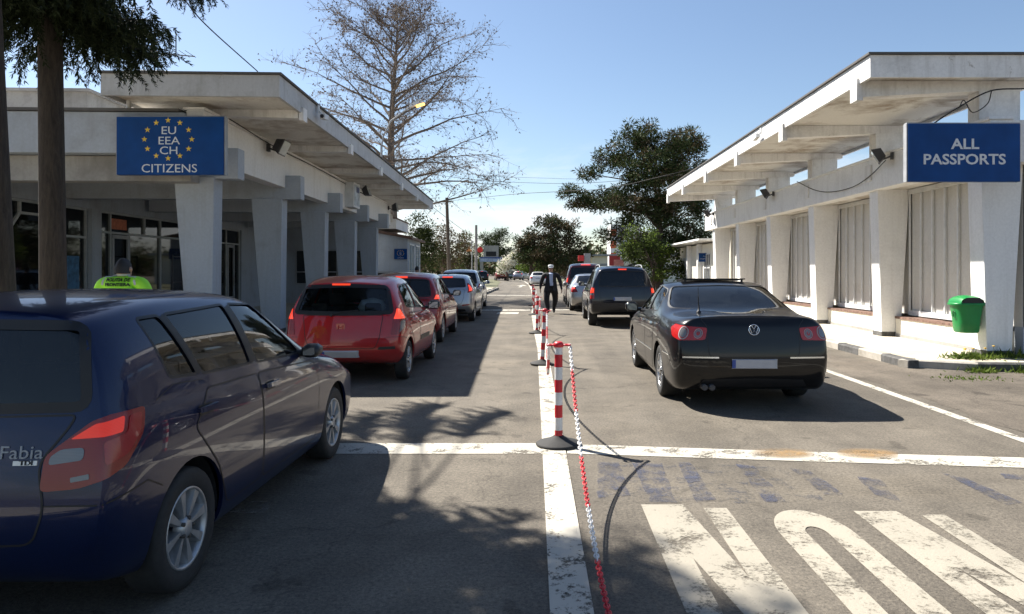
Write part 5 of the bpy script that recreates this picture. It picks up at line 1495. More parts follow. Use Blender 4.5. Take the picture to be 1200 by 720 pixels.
def lobed(name, lobes, Y, mats, label, trunk=None, dens=1.0, clump=.32, blade=(.14, .24), wide=(.03, .05), cat='tree', group=None, bk='bark_pine', per=55, flat=1.0, weights=None, jit=.12, stems=True):
    """tree whose crown is clumps of blades gathered in the lobes seen in the photo"""
    bx, by = trunk if trunk else (sum(l[0] for l in lobes)/len(lobes), 330)
    base = Vector(((bx-CX)*Y/F, Y, 0))
    root = empty(name, base, 0, label=label, cat=cat, group=group)
    k = Y/F
    tb = MB()
    ztop = max(HC-(l[1]-CY)*k for l in lobes)
    cl = []
    for (x, y, rx, ry) in lobes:
        c = Vector(((x-CX)*k, Y, HC-(y-CY)*k)) - base
        ax, az, ay = rx*k, ry*k, min(rx*k, 2.6)
        c.y += random.uniform(-.5, .5)*ay
        n = max(10, int(dens*ax*az*ay/(clump**3)*.8 + dens*ax*az/(clump**2)*1.5))
        if stems:
            z0 = min(max(.8, c.z-az*.9-ax*.35), ztop*.72)
            mid = Vector((c.x*.45, c.y*.4, lerp(z0, c.z, .45)))
            tb.tube([Vector((0, 0, z0)), mid, c], [.05+.012*ztop, .05, .02], 6, cap=False)
        for j in range(n):
            v = rv(1)[0]*(RNG.random()**.45)
            p = c + Vector((v[0]*ax, v[1]*ay, v[2]*az))
            p.z = max(p.z, .15)
            cl.append(p)
            if stems and random.random() < .12: tb.tube([c.lerp(p, .1), p], [.022, .01], 4, cap=False)
    if stems:
        tb.tube([Vector((0, 0, -.1)), Vector((.02, 0, ztop*.25)), Vector((.05, .05, ztop*.5)), Vector((0, 0, ztop*.8))], [.028*ztop+.05, .022*ztop+.04, .016*ztop+.03, .03], 8)
        tb.build('trunk', M[bk], root)
    cl = np.array([tuple(p) for p in cl]); m = len(cl)
    C = np.repeat(cl, per, 0); n = len(C)
    d = rv(n); d[:, 2] = d[:, 2]*.8+.15
    C = C + d*clump*(RNG.random((n, 1))**.6)*np.array([1, 1, flat*.75]) + RNG.normal(size=(n, 3))*jit*clump
    dd = d + rv(n)*.6
    mi = np.repeat(RNG.choice(len(mats), m, p=weights), per)
    mi = np.where(RNG.random(n) < .15, RNG.choice(len(mats), n), mi)
    link('crown', cards(name+'_crown', C, dd, rv(n), RNG.uniform(*blade, n), RNG.uniform(*wide, n), [M[x] for x in mats], mi), root)
    return root
lobed('pine_tree', [(745,165,32,20),(790,172,34,20),(815,172,16,12),(716,188,24,15),(692,203,18,9),(702,233,30,12),(670,224,15,7),(760,203,44,24),(808,205,30,22),(740,238,40,16),(785,245,40,24),(732,263,22,10),(714,276,18,9),(800,280,34,24),(822,245,18,20),(762,290,36,22),(680,240,14,6),(664,262,0.1,0.1)][:17], 44,
      ['pine_needle', 'pine_brown', 'leaf_dark'], 'big dark pine with layered branches behind the far end of the right hall', trunk=(772, 330), dens=1.25, clump=.42, blade=(.18,.32), wide=(.05,.075), weights=[.66,.24,.10], per=64)
lobed('leafy_tree', [(752,285,20,24),(770,300,24,24),(744,310,18,18),(785,310,18,22),(738,292,10,14),(760,322,28,14),(795,318,12,16)], 40, ['leaf', 'leaf_dark', 'leaf_bright'], 'light green leafy tree below the big pine, left of the white annex', trunk=(765, 330), dens=.8, clump=.45, blade=(.12,.22), wide=(.07,.12), weights=[.5,.35,.15], per=48)
lobed('pine_tree', [(640,283,34,18),(620,300,20,13),(660,266,22,10),(674,284,14,9),(645,260,18,7),(612,285,12,7),(655,305,30,12),(682,297,10,4),(636,300,26,12)], 78, ['pine_brown', 'pine_needle'], 'brownish round pine over the middle of the road far off', trunk=(622, 330), dens=1.25, clump=.6, blade=(.28,.5), wide=(.09,.14), weights=[.6,.4], per=45)
lobed('pine_tree', [(580,284,15,8),(590,274,10,6),(572,294,14,10),(600,294,7,4),(584,298,16,8),(568,280,8,6)], 138, ['pine_needle', 'leaf_dark'], 'small dark pine far off behind the grey gateway', trunk=(583, 330), dens=1.6, clump=.7, blade=(.35,.6), wide=(.08,.13), weights=[.7,.3], per=40)
lobed('flowering_tree', [(594,312,9,10),(599,306,6,6),(588,318,6,6),(603,300,4,5)], 104, ['blossom', 'leaf_bright'], 'small tree in white blossom far down the road', trunk=(595, 330), dens=1.2, clump=.5, blade=(.2,.35), wide=(.14,.22), weights=[.85,.15], per=36)
lobed('green_shrub', [(613,315,9,6),(622,318,6,5)], 106, ['leaf_bright', 'leaf'], 'bright green shrub far off between the blossom and the pine trunk', dens=1.2, clump=.5, blade=(.2,.35), wide=(.12,.2), weights=[.7,.3], per=36, cat='shrub', stems=False)
lobed('green_shrub', [(633,314,8,8),(642,318,10,6),(652,318,10,7)], 96, ['leaf', 'leaf_dark'], 'darker green shrub behind the walking man', dens=1.2, clump=.5, blade=(.2,.35), wide=(.12,.2), weights=[.5,.5], per=36, cat='shrub', stems=False)
lobed('brown_tree', [(672,312,14,9),(690,312,12,9),(660,318,10,8)], 92, ['leaf_brown', 'pine_brown'], 'dull brown tree mass behind the maroon van', trunk=(675, 330), dens=1.6, clump=.55, blade=(.25,.4), wide=(.08,.14), per=40)
lobed('dark_conifer', [(490,268,14,16),(494,290,18,18),(484,305,14,16),(505,302,12,16),(500,276,10,12)], 47, ['leaf_dark', 'pine_needle'], 'dark evergreen tree just right of the annex hut', trunk=(492, 330), dens=1.5, clump=.45, blade=(.16,.28), wide=(.06,.1), weights=[.6,.4], per=50)
lobed('brown_tree', [(520,280,16,18),(514,300,14,18),(528,305,14,16),(540,288,10,16)], 58, ['leaf_brown', 'pine_brown', 'leaf_dark'], 'budding brown tree behind the leaning wooden pole', trunk=(519, 330), dens=1.5, clump=.5, blade=(.16,.28), wide=(.06,.1), weights=[.6,.25,.15], per=44)
lobed('brown_tree', [(545,300,14,18),(551,306,9,14),(546,282,9,10)], 74, ['leaf_brown', 'leaf_dark', 'leaf'], 'budding brown tree behind the road sign poles', trunk=(550, 330), dens=1.5, clump=.55, blade=(.2,.34), wide=(.07,.12), weights=[.55,.25,.2], per=44)
# the wood closing the view
C = []
for k in range(1500):
    x = random.uniform(-150, 150); y = random.uniform(190, 225); hh = random.uniform(4.5, 8.5)+1.5*math.sin(x*.09)
    c = RNG.normal(size=(26, 3))*np.array([1.5, 1.5, hh*.24]) + np.array([x, y, hh*.52]); C.append(c)
C = np.concatenate(C); C[:, 2] = np.maximum(C[:, 2], .1); n = len(C)
link('far_wood', cards('far_wood', C, rv(n), rv(n), RNG.uniform(.8, 1.6, n), RNG.uniform(.5, .9, n), [M['leaf_dark'], M['leaf_brown'], M['pine_needle']], RNG.choice(3, n)), label='line of woodland closing the view far down the road', cat='wood', kind='stuff')
# weeds along the kerb
M['flower'] = simple('yellow_petals', (.7,.42,.02), .6, var=.1)
def weed(x, y, z, n, r, h, label, fl=0):
    root = empty('weed_plant', (x, y, z), 0, label=label, cat='weed', group='weeds along the right kerb')
    C = RNG.normal(size=(n, 3))*np.array([r, r*.5, .01]); C[:, 2] = 0
    d = rv(n); d[:, 2] = np.abs(d[:, 2])*.8+.25
    link('leaves', cards('weed_leaves', C, d, rv(n), RNG.uniform(h*.4, h, n), RNG.uniform(.014, .035, n), [M['leaf_bright'], M['leaf']], RNG.choice(2, n)), root)
    for k in range(fl):
        a = RNG.normal(size=2)*np.array([r, r*.4]); hh = h*random.uniform(.8, 1.2)
        mb = MB(); mb.tube([(a[0], a[1], 0), (a[0], a[1], hh)], .004, 4, mi=1); mb.lathe([(.004, 0), (.026, .012), (.018, .02)], 8, 'z', (a[0], a[1], hh)); mb.build('flower', [M['flower'], M['leaf']], root)
weed(7.22, 11.72, PZ, 420, .22, .17, 'low green weed with yellow flowers at the foot of the first right pillar', 5)
weed(6.9, 10.98, 0, 170, .17, .15, 'small weed growing from the kerb corner on the right')
weed(7.6, 10.86, 0, 150, .13, .17, 'upright weed in the dark face of the right kerb')
weed(8.1, 11.0, 0, 420, .25, .26, 'leafy weed clump at the right edge of the photo', 1)
weed(6.25, 10.3, .004, 150, .28, .05, 'thin patch of low weeds on the dusty asphalt before the kerb')
weed(8.0, 11.85, PZ, 200, .25, .22, 'weed at the foot of the gable wall under the pipe')
# ------------------------------------------------------------------ signs, posts, chains, fittings
def text_on(s, size, loc, parent, name='lettering', m=None, sx=1.0, depth=.002, bold=.0, spacing=1.0, rx=math.pi/2):
    me = text_mesh(s, size, depth, 'CENTER', bold, sx, 3, spacing)
    me.transform(Matrix.Rotation(rx, 4, 'X')); me.transform(Matrix.Translation(loc))
    me.materials.clear(); me.materials.append(m or M['lettering'])
    return link(name, me, parent)
def star_poly(r): return [((r if k % 2 == 0 else r*.4)*math.sin(math.pi*k/5), (r if k % 2 == 0 else r*.4)*math.cos(math.pi*k/5)) for k in range(10)]
def panel_sign(name, x0, x1, z0, z1, Y, label, frame=.03, thick=.10, rz=0):
    c = Vector(((x0+x1)/2, Y, (z0+z1)/2)); w, h = x1-x0, z1-z0
    root = empty(name, c, rz, label=label, cat='sign')
    mb = MB(); mb.box(-w/2, w/2, 0, thick, -h/2, h/2); mb.build('panel', M['sign_blue'], root, bevel=.004)
    mb = MB(); mb.box(-w/2-.012, w/2+.012, .02, thick+.02, h/2+.001, h/2+.02); mb.box(w/2+.001, w/2+.02, .02, thick+.02, -h/2, h/2); mb.box(-w/2-.02, -w/2-.001, .02, thick+.02, -h/2, h/2); mb.build('frame', M['metal_grey'], root)
    mb = MB()
    for s in (-.3, .3): mb.box(s*w-.03, s*w+.03, thick+.001, thick+.14, -h*.2, h*.3)
    mb.build('bracket', M['metal_grey'], root)
    return root, w, h
Ys = 11.95
a, b = P(136.5, 137, Ys), P(262, 205, Ys)
EU, w, h = panel_sign('hanging_sign', a.x, b.x, b.z, a.z, Ys, 'blue sign with a ring of yellow stars reading EU EEA CH CITIZENS')
k = Ys/F
cx, cz = (197-199.2)*k, (171-163.5)*k
for q in range(12):
    an = 2*math.pi*q/12
    mb = MB(); ox, oz = cx+27.8*k*math.sin(an), cz+22.3*k*math.cos(an)
    mb.prism(star_poly(.053), lambda u, v, t: (ox+u, -.002-t, oz+v), .002); mb.build('star', M['star'], EU)
for s, y in (('EU', 153.5), ('EEA', 165.5), ('CH', 177)): text_on(s, .19, (cx+.012, -.003, (171-y)*k), EU, sx=1.2)
text_on('CITIZENS', .205, (cx+.02, -.003, (171-198)*k), EU, sx=1.12)
Yr = 11.25
a, b = P(1064.5, 145, Yr), P(1195.5, 213, Yr)
AP, w, h = panel_sign('hanging_sign', a.x, b.x, b.z, a.z, Yr, 'blue sign reading ALL PASSPORTS on the corner of the right hall')
k = Yr/F
text_on('ALL', .232, ((1131-1130)*k, -.003, (179-169.5)*k), AP, bold=.005, sx=1.16)
text_on('PASSPORTS', .232, ((1130-1130)*k, -.003, (179-187.5)*k), AP, bold=.005, sx=1.13)
a, b = P(462, 292, 33.35), P(477, 304, 33.35)
SE, w, h = panel_sign('wall_sign', a.x, b.x, b.z, a.z, 33.33, 'small dark blue starred sign on the grey annex hut', thick=.04)
for q in range(12):
    an = 2*math.pi*q/12; mb = MB(); ox, oz = .155*math.sin(an), .04+.135*math.cos(an)
    mb.prism(star_poly(.025), lambda u, v, t: (ox+u, -.002-t, oz+v), .002); mb.build('star', M['star'], SE)
for s, z in (('EU', .09), ('EEA', .03), ('CH', -.03)): text_on(s, .06, (0, -.003, z), SE)
text_on('CITIZENS', .07, (0, -.003, -.185), SE)
a, b = P(819, 297, 35), P(832, 307, 35)
SR, w, h = panel_sign('wall_sign', a.x, b.x, b.z, a.z, 35, 'small dark blue sign projecting from the white annex', thick=.05)
text_on('ALL', .09, (0, -.003, .06), SR); text_on('PASSPORTS', .085, (0, -.003, -.07), SR)
mb = MB(); mb.box(.05, .75, .05, .09, -.05, .05); mb.build('bracket', M['metal_grey'], SR)

# light box sign and floodlights on the left fascia
LB = empty('light_box', LM @ Vector((.10, 9.95, 4.02)), TH, label='small white light box with a faded notice on the left hall fascia', cat='sign')
mb = MB(); mb.box(-.05, .24, -.45, .45, -.40, .40); mb.build('case', M['metal_white'], LB, bevel=.01)
mb = MB(); mb.box(.242, .25, -.36, .36, -.33, .33); mb.build('notice', simple('faded_notice', (.42,.47,.52), .5, var=.5, scale=5), LB)
mb = MB(); mb.box(.251, .254, -.1, .3, .1, .28); mb.build('notice_print', simple('dark_blue_print', (.03,.05,.16), .5), LB)
def floodlight(loc, rz, tilt, label, sc=1.0):
    root = empty('floodlight', loc, rz, label=label, cat='floodlight', group='floodlights on the hall fascias')
    root.scale = (sc, sc, sc)
    mb = MB(); mb.box(-.03, .03, -.05, .05, -.08, .08); mb.tube([(0, 0, 0), (.16, 0, -.06), (.28, 0, .02)], .022, 6); mb.build('arm', M['dark_metal'], root)
    q = Matrix.Translation((.30, 0, .02)) @ Matrix.Rotation(tilt, 4, 'Y')
    mb = MB(); vs = [(-.08, -.13, -.12), (.0, -.24, -.2), (.0, .24, -.2), (-.08, .13, -.12), (-.08, -.13, .12), (.0, -.24, .2), (.0, .24, .2), (-.08, .13, .12)]
    lo = [(-.14, -.14, -.11), (-.14, .14, -.11), (-.14, .14, .11), (-.14, -.14, .11)]; hi = [(.06, -.23, -.18), (.06, .23, -.18), (.06, .23, .18), (.06, -.23, .18)]
    mb.hexa([q @ Vector(p) for p in lo], [q @ Vector(p) for p in hi]); mb.build('housing', M['dark_metal'], root, bevel=.01)
    mb = MB(); mb.hexa([q @ Vector(p) for p in [(.061, -.2, -.15), (.061, .2, -.15), (.061, .2, .15), (.061, -.2, .15)]], [q @ Vector(p) for p in [(.068, -.2, -.15), (.068, .2, -.15), (.068, .2, .15), (.068, -.2, .15)]]); mb.build('lamp_glass', simple('floodlight_glass', (.4,.44,.45), .12), root)
    return root
floodlight(LM @ Vector((.09, 2.55, 4.28)), TH, R(25), 'dark floodlight on the left hall fascia nearest the citizens sign')
floodlight(LM @ Vector((.09, 11.3, 4.3)), TH, R(-20), 'floodlight on the left fascia just past the light box')
floodlight(LM @ Vector((.09, 17.0, 4.25)), TH, R(-10), 'floodlight at the far end of the left fascia')
for Y, zz_, lb in ((14.8, 4.02, 'floodlight on the right fascia beside the all passports sign'), (22.4, 4.05, 'middle floodlight on the right hall fascia'), (30.3, 4.05, 'floodlight at the far end of the right fascia')): floodlight((7.38, Y, zz_), math.pi-R(25), R(30), lb, .9)
def cctv(loc, rz, label):
    root = empty('security_camera', loc, rz, label=label, cat='camera', group='security cameras under the canopy edges')
    mb = MB(); mb.tube([(0, 0, .08), (.06, 0, -.02), (.14, 0, -.05)], .014, 6); mb.box(-.01, .01, -.04, .04, .02, .16); mb.build('bracket', M['metal_white'], root)
    mb = MB(); mb.hexa([(.06, -.14, -.14), (.16, -.14, -.14), (.16, .16, -.10), (.06, .16, -.10)], [(.06, -.14, -.03), (.16, -.14, -.03), (.16, .16, .0), (.06, .16, .0)]); mb.build('housing', M['metal_white'], root, bevel=.01)
    mb = MB(); mb.lathe([(.035, 0), (.035, .03)], 12, 'y', (.11, -.175, -.085)); mb.build('lens', M['black'], root)
cctv(LM @ Vector((1.61, 1.0, 4.70)), TH, 'white security camera on the left canopy edge')
cctv((5.42, 17.4, 4.98), math.pi, 'security camera on the right canopy edge')

# barrier posts and chains
def barrier_post():
    root = empty('barrier_post', (0, 0, 0), 0)
    mb = MB(); mb.lathe([(.205, 0), (.21, .012), (.19, .026), (.11, .05), (.055, .075), (.045, .085)], 40, 'z'); mb.build('base', M['rubber'], root)
    mb = MB(); zs = [.08, .135, .25, .365, .48, .595, .71, .825, .89]
    for i in range(len(zs)-1): mb.lathe([(.036, zs[i]), (.036, zs[i+1])], 24, 'z', mi=i % 2, cap=False)
    mb.build('tube', [M['red_plastic'], M['white_plastic']], root)
    mb = MB(); mb.lathe([(.036, .89), (.045, .892), (.045, .925), (.03, .94), (.004, .945)], 24, 'z')
    for s in (1, -1): mb.tube([(s*.074+.032*math.cos(2*math.pi*q/16), .032*math.sin(2*math.pi*q/16), .91) for q in range(17)], .009, 6)
    mb.build('cap', M['red_plastic'], root)
    return root
bp = barrier_post()
POSTS = [(.145, 6.39, 0, 'nearest red and white barrier post on the stop line'), (-.01, 11.85, R(3), 'second red and white barrier post, leaning slightly right'), (-.15, 17.7, R(1.5), 'third red and white barrier post beside the waiting saloon lane'),
         (-.31, 25.0, 0, 'fourth red and white barrier post at the feet of the walking man'), (-.45, 31.5, 0, 'farthest red and white barrier post, half hidden by the fourth')]
for i, (x, y, t, lb) in enumerate(POSTS):
    o = bp if i == 0 else copy_tree(bp)
    o.location = (x, y, .0085); o.rotation_euler = (0, t, .2*i); tag(o, lb, 'barrier post', 'red and white posts along the centre line')
def chain(a, b, sag, label, seg, phase=0):
    a, b = Vector(a), Vector(b); L = (b-a).length
    n = int(L*1.02/.034)
    mb = MB()
    f = lambda t: a.lerp(b, t) - Vector((0, 0, sag*(1-(2*t-1)**2)))
    tot = 0; m = 240; P_ = [f(i/m) for i in range(m+1)]; S_ = [0]
    for i in range(m): S_.append(S_[-1]+(P_[i+1]-P_[i]).length)
    s = .0; k = 0; i = 0
    while s < S_[-1]-.02:
        while S_[i+1] < s: i += 1
        p = P_[i].lerp(P_[i+1], (s-S_[i])/(S_[i+1]-S_[i])); t = (P_[i+1]-P_[i]).normalized()
        u = Vector((1, 0, 0)) if k % 2 else t.cross(Vector((1, 0, 0))).normalized()
        u = (u - t*u.dot(t)).normalized()
        ring = []
        for q in range(11):
            an = 2*math.pi*q/10
            ring.append(p + t*(.024*math.cos(an)) + u*(.0125*math.sin(an)))
        mb.tube(ring, .0047, 5, mi=(int((s+phase)/seg)) % 2, cap=False)
        s += .033; k += 1
    return mb.build('barrier_chain', [M['white_plastic'], M['red_plastic']], label=label, cat='chain', group='red and white plastic chains between the posts')
chain((.25, 6.39, .91), (.335, .25, .90), .845, 'red and white chain sagging from the nearest post towards the camera', .62, .25)
chain((.055, 6.40, .915), (.07, 11.84, .915), .60, 'red and white chain between the nearest and the second barrier post', .5)
chain((-.06, 11.86, .915), (-.07, 17.7, .915), .55, 'red and white chain between the second and the third barrier post', .5, .2)
chain((-.2, 17.7, .915), (-.23, 25.0, .915), .6, 'red and white chain between the third and the fourth barrier post', .5, .1)
chain((-.37, 25.0, .915), (-.40, 31.5, .915), .55, 'red and white chain beyond the fourth barrier post', .5, .3)

# litter bin on the first right pillar
M['green'] = simple('green_plastic', (.006,.20,.045), .38, var=.1, scale=5)
BN = empty('litter_bin', (7.37, 12.18, .52), math.pi/2, label='bright green plastic litter bin hung on the first right pillar', cat='bin')
def oval(wx, wy, z, n=24, e=3.2):
    out = []
    for q in range(n):
        a = 2*math.pi*q/n; c, s = math.cos(a), math.sin(a)
        out.append((wx*math.copysign(abs(c)**(2/e), c), wy*math.copysign(abs(s)**(2/e), s), z))
    return out
def stack(mb, rings, mi=0, cap=True):
    n = len(rings[0]); vs = [p for r_ in rings for p in r_]
    mb.add(vs, [(l*n+q, l*n+(q+1) % n, l*n+n+(q+1) % n, l*n+n+q) for l in range(len(rings)-1) for q in range(n)], mi, True)
    if cap: mb.add(rings[0], [tuple(range(n))[::-1]], mi); mb.add(rings[-1], [tuple(range(n))], mi)
mb = MB(); stack(mb, [oval(.17, .165, 0), oval(.195, .185, .03), oval(.205, .2, .2), oval(.215, .235, .42), oval(.22, .26, .50)]); mb.build('bucket', M['green'], BN)
mb = MB(); stack(mb, [oval(.235, .285, .50), oval(.24, .29, .515), oval(.24, .29, .535), oval(.225, .27, .545)])
rings = []
for q in range(9):
    a = math.pi*q/8
    rings.append([(x, -.24*math.cos(a)*1.0*(.9), .545+.135*math.sin(a)**.7*(1-.25*(abs(x)/.21)**4)) for x in [(-.21+.42*j/8) for j in range(9)]])
vs = [p for r_ in rings for p in r_]
mb.add(vs, [(l*9+j, l*9+j+1, l*9+9+j+1, l*9+9+j) for l in range(8) for j in range(8)], 0, True)
mb.build('hood', M['green'], BN)
mb = MB(); mb.add([(-.212, -.20, .546), (-.212, .20, .546), (-.212, .13, .64), (-.212, -.13, .64)], [(0, 1, 2, 3)]); mb.build('opening', M['seal'], BN); mb = MB(); mb.add([(.212, -.20, .546), (.212, .20, .546), (.212, .13, .64), (.212, -.13, .64)], [(3, 2, 1, 0)]); mb.build('opening', M['seal'], BN)
mb = MB()
c0 = Vector((-.02, .252, .32))
for side in (1, -1):
    mb = MB()
    pts = [Vector((.05*math.cos(2*math.pi*q/24), side*(.232), .33+.062*math.sin(2*math.pi*q/24))) for q in range(25)]
    mb.tube(pts, .005, 5); mb.tube([(0, side*.233, .29), (0, side*.24, .335), (.015, side*.24, .355)], .009, 5); mb.lathe([(.002, -.012), (.012, 0), (.002, .012)], 8, 'z', (0, side*.238, .375))
    mb.build('emblem', simple('dark_green_emblem', (.004,.1,.02), .5), BN)
mb = MB(); mb.box(-.03, .03, -.30, -.24, .12, .5); mb.build('hanger', M['metal_grey'], BN)
BN.rotation_euler = (0, 0, math.pi/2); BN.scale = (.93, .93, .95)

# aerials, poles, lamps, wires
TA = empty('roof_aerial', LM @ Vector((-1.72, 1.3, 4.4)), TH, label='thin television aerial on the left hall roof', cat='aerial')
mb = MB(); mb.tube([(0, 0, 0), (0, 0, 2.05)], .016, 6); mb.build('mast', M['dark_metal'], TA)
mb = MB(); mb.tube([(0, 0, 1.55), (.75, .1, 1.52)], .012, 5)
for q in range(6): mb.tube([(.1+q*.12, -.22, 1.54), (.1+q*.12, .24, 1.54)], .006, 4)
mb.tube([(.42, 0, 1.5), (.42, 0, 1.9)], .012, 5); mb.tube([(-.3, 0, 1.2), (.3, .05, 1.2)], .008, 4); mb.build('antenna', M['dark_metal'], TA)
mb = MB(); mb.tube([(0, 0, 1.3), (.9, .3, .5)], .004, 4); mb.tube([(0, 0, 1.3), (-.7, -.3, .0)], .004, 4); mb.build('guy_wire', M['wire'], TA)
M['lamp_lit'] = lampmat('sodium_lamp_lit', (.9,.45,.08), 2.2, (1,.5,.08))
SL = empty('street_lamp', (P(447, 0, 37).x, 37, 0), 0, label='tall street lamp with a lit orange lamp rising behind the left hall', cat='street lamp')
mb = MB(); mb.lathe([(.11, 0), (.09, 3), (.06, 8.2)], 10, 'z'); mb.build('pole', M['metal_grey'], SL)
mb = MB(); mb.tube([(0, 0, 8.1), (.1, 0, 8.7), (.5, 0, 9.5), (1.6, 0, 10.3)], .045, 8); mb.build('arm', M['metal_grey'], SL)
mb = MB(); mb.hexa([(1.5, -.12, 10.2), (2.2, -.15, 10.42), (2.2, .15, 10.42), (1.5, .12, 10.2)], [(1.5, -.09, 10.38), (2.1, -.12, 10.68), (2.1, .12, 10.68), (1.5, .09, 10.38)]); mb.build('head', M['metal_white'], SL, bevel=.03)
mb = MB(); mb.hexa([(1.85, -.12, 10.22), (2.28, -.13, 10.36), (2.28, .13, 10.36), (1.85, .12, 10.22)], [(1.85, -.12, 10.30), (2.28, -.13, 10.44), (2.28, .13, 10.44), (1.85, .12, 10.30)]); mb.build('lamp', M['lamp_lit'], SL, bevel=.02)
M['wood'] = bark('weathered_pole_wood', (.05,.04,.032), (.13,.105,.085))
a, b = P(527, 330, 52), P(523.5, 232, 52); a.z = 0
WP = empty('utility_pole', a, 0, label='leaning dark wooden utility pole before the brown trees', cat='pole')
mb = MB(); mb.tube([(0, 0, 0), b-a], [.15, .11], 10); mb.build('pole', M['wood'], WP)
mb = MB(); mb.tube([b-a+Vector((-.5, 0, -.3)), b-a+Vector((.5, 0, -.3))], .05, 6); mb.build('crossarm', M['wood'], WP)
mb = MB(); mb.tube([b-a+Vector((0, 0, -.1)), b-a+Vector((.6, 0, .9)), b-a+Vector((1.2, 0, 1.2))], .03, 6); mb.hexa([b-a+Vector(p) for p in [(1.1, -.1, 1.12), (1.7, -.1, 1.22), (1.7, .1, 1.22), (1.1, .1, 1.12)]], [b-a+Vector(p) for p in [(1.1, -.08, 1.22), (1.6, -.08, 1.36), (1.6, .08, 1.36), (1.1, .08, 1.22)]]); mb.build('lamp_arm', M['metal_grey'], WP)
a, b = P(558, 330, 62), P(558.5, 264, 62)
CP = empty('sign_post', (a.x, 62, 0), 0, label='grey post with a red disc sign left of the far gateway', cat='sign post')
mb = MB(); mb.lathe([(.14, 0), (.11, b.z)], 10, 'z'); mb.build('pole', M['concrete'], CP)
mb = MB(); pz = P(0, 293, 62).z
mb.lathe([(.25, 0), (.25, .03)], 20, 'y', (.36, -.17, pz)); mb.build('disc', simple('red_sign_face', (.6,.03,.025), .5), CP)
mb = MB(); mb.box(.02, .2, -.155, -.12, pz-.03, pz+.03); mb.build('bracket', M['metal_grey'], CP)
a = P(553, 330, 61)
TP = empty('sign_post', (a.x, 61, 0), 0, label='thin post with an orange triangular sign', cat='sign post')
mb = MB(); mb.lathe([(.05, 0), (.05, 4.2)], 8, 'z'); mb.build('pole', M['metal_grey'], TP)
mb = MB(); pz = P(0, 292, 61).z; mb.prism(round_poly([(-.27, -.22), (.27, -.22), (0, .26)], .04), lambda u, v, t: (u-.25, -.08-t, pz+v), .02); mb.build('triangle', simple('orange_sign_face', (.5,.22,.08), .55), TP)
def wire(name, pts, label, r=.009, grp='overhead and draped cables'):
    mb = MB(); out = []
    P_ = [Vector(p) for p in pts]
    P2 = [P_[0]*2-P_[1]] + P_ + [P_[-1]*2-P_[-2]]
    for i in range(1, len(P2)-2):
        for q in range(8):
            t = q/8; p0, p1, p2, p3 = P2[i-1:i+3]
            out.append(.5*((2*p1) + (p2-p0)*t + (2*p0-5*p1+4*p2-p3)*t*t + (3*p1-p0-3*p2+p3)*t**3))
    out.append(P_[-1]); mb.tube(out, r, 5)
    return mb.build(name, M['wire'], label=label, cat='cable', group=grp)
wire('overhead_cable', [P(208, -12, 8.5), P(240, 28, 9.6), P(302, 84, 11.65)], 'single cable slanting down to the left canopy roof', .009)
wire('overhead_cable', [P(523, 236, 52), P(600, 228, 44), P(650, 225, 38), P(711, 221, 34), P(775, 207, 31), P(812, 198, 30.4)], 'lowest cable sagging across the road to the right canopy end', .014)
wire('overhead_cable', [P(470, 200, 52), P(560, 211, 50), P(640, 215, 47), P(700, 214, 44), P(800, 205, 40)], 'middle cable crossing the sky between the trees', .013)
wire('overhead_cable', [P(470, 192, 54), P(560, 205, 52), P(640, 209, 50), P(700, 209, 48), P(800, 198, 46)], 'topmost thin cable crossing the sky between the trees', .009)
wire('overhead_cable', [P(506, 242, 33), P(540, 268, 45), P(560, 280, 60)], 'cable running from the left canopy end towards the sign poles', .012)
fx = 7.37
def fp(px, py): 
    Y = fx*F/(px-CX); return P(px, py, Y)
wire('draped_cable', [fp(934, 213), fp(955, 223), fp(975, 225), fp(1000, 219), fp(1020, 206), fp(1038, 188)], 'black cable draped along the right fascia below the floodlight', .011)
wire('draped_cable', [P(1094, 145, 11.6), P(1120, 128, 11.5), P(1160, 107, 11.35), P(1200, 104, 11.3)], 'black cable running from the passports sign up to the canopy', .012)
wire('draped_cable', [P(1162, 107, 11.5), P(1157, 122, 11.7), P(1140, 132, 11.8), P(1130, 118, 11.7), P(1125, 124, 11.6)], 'short looped cable hanging on the first canopy post', .009)
wire('draped_cable', [LM @ Vector((.10, .2, 4.47)), LM @ Vector((.11, 3, 4.36)), LM @ Vector((.10, 6, 4.38)), LM @ Vector((.10, 9.6, 4.34))], 'thin cable clipped along the top of the left fascia', .010)

# far buildings
k = 122/F
GW = empty('far_gateway', (P(575, 0, 122).x, 122, 0), 0, label='grey border gateway with a pale blue banner far down the road', cat='gateway')
g0 = GW.location
X = lambda px: (px-CX)*k - g0.x
Z = lambda py: HC-(py-CY)*k
mb = MB()
for p0, p1 in ((562.5, 566), (583, 586)): mb.box(X(p0), X(p1), 0, .6, 0, Z(307))
mb.build('pier', M['concrete'], GW)
mb = MB(); mb.box(X(562), X(588.5), -.1, .8, Z(307), Z(301.5)); mb.build('beam', simple('pale_blue_banner', (.3,.36,.5), .6, var=.5, scale=3), GW)
mb = MB(); mb.box(X(566.5), X(584), .0, .7, Z(301.3), Z(288)); mb.build('upper_box', M['concrete'], GW)
mb = MB(); mb.box(X(569.5), X(581.5), -.03, -.001, Z(300.5), Z(295)); mb.build('opening', M['dark'], GW)
mb = MB(); mb.box(X(562.6), X(588), -.13, -.101, Z(303), Z(301.6)); mb.build('banner_stripe', simple('dark_blue_stripe', (.04,.07,.2), .6, var=.8, scale=4), GW)
WH = empty('warehouse', (9.5, 84, 0), 0, label='low pale warehouse with a grey roof right of the brown pine', cat='building')
mb = MB(); mb.box(-3.6, 8, 0, 14, 0, 3.3); mb.build('wall', M['cream'], WH)
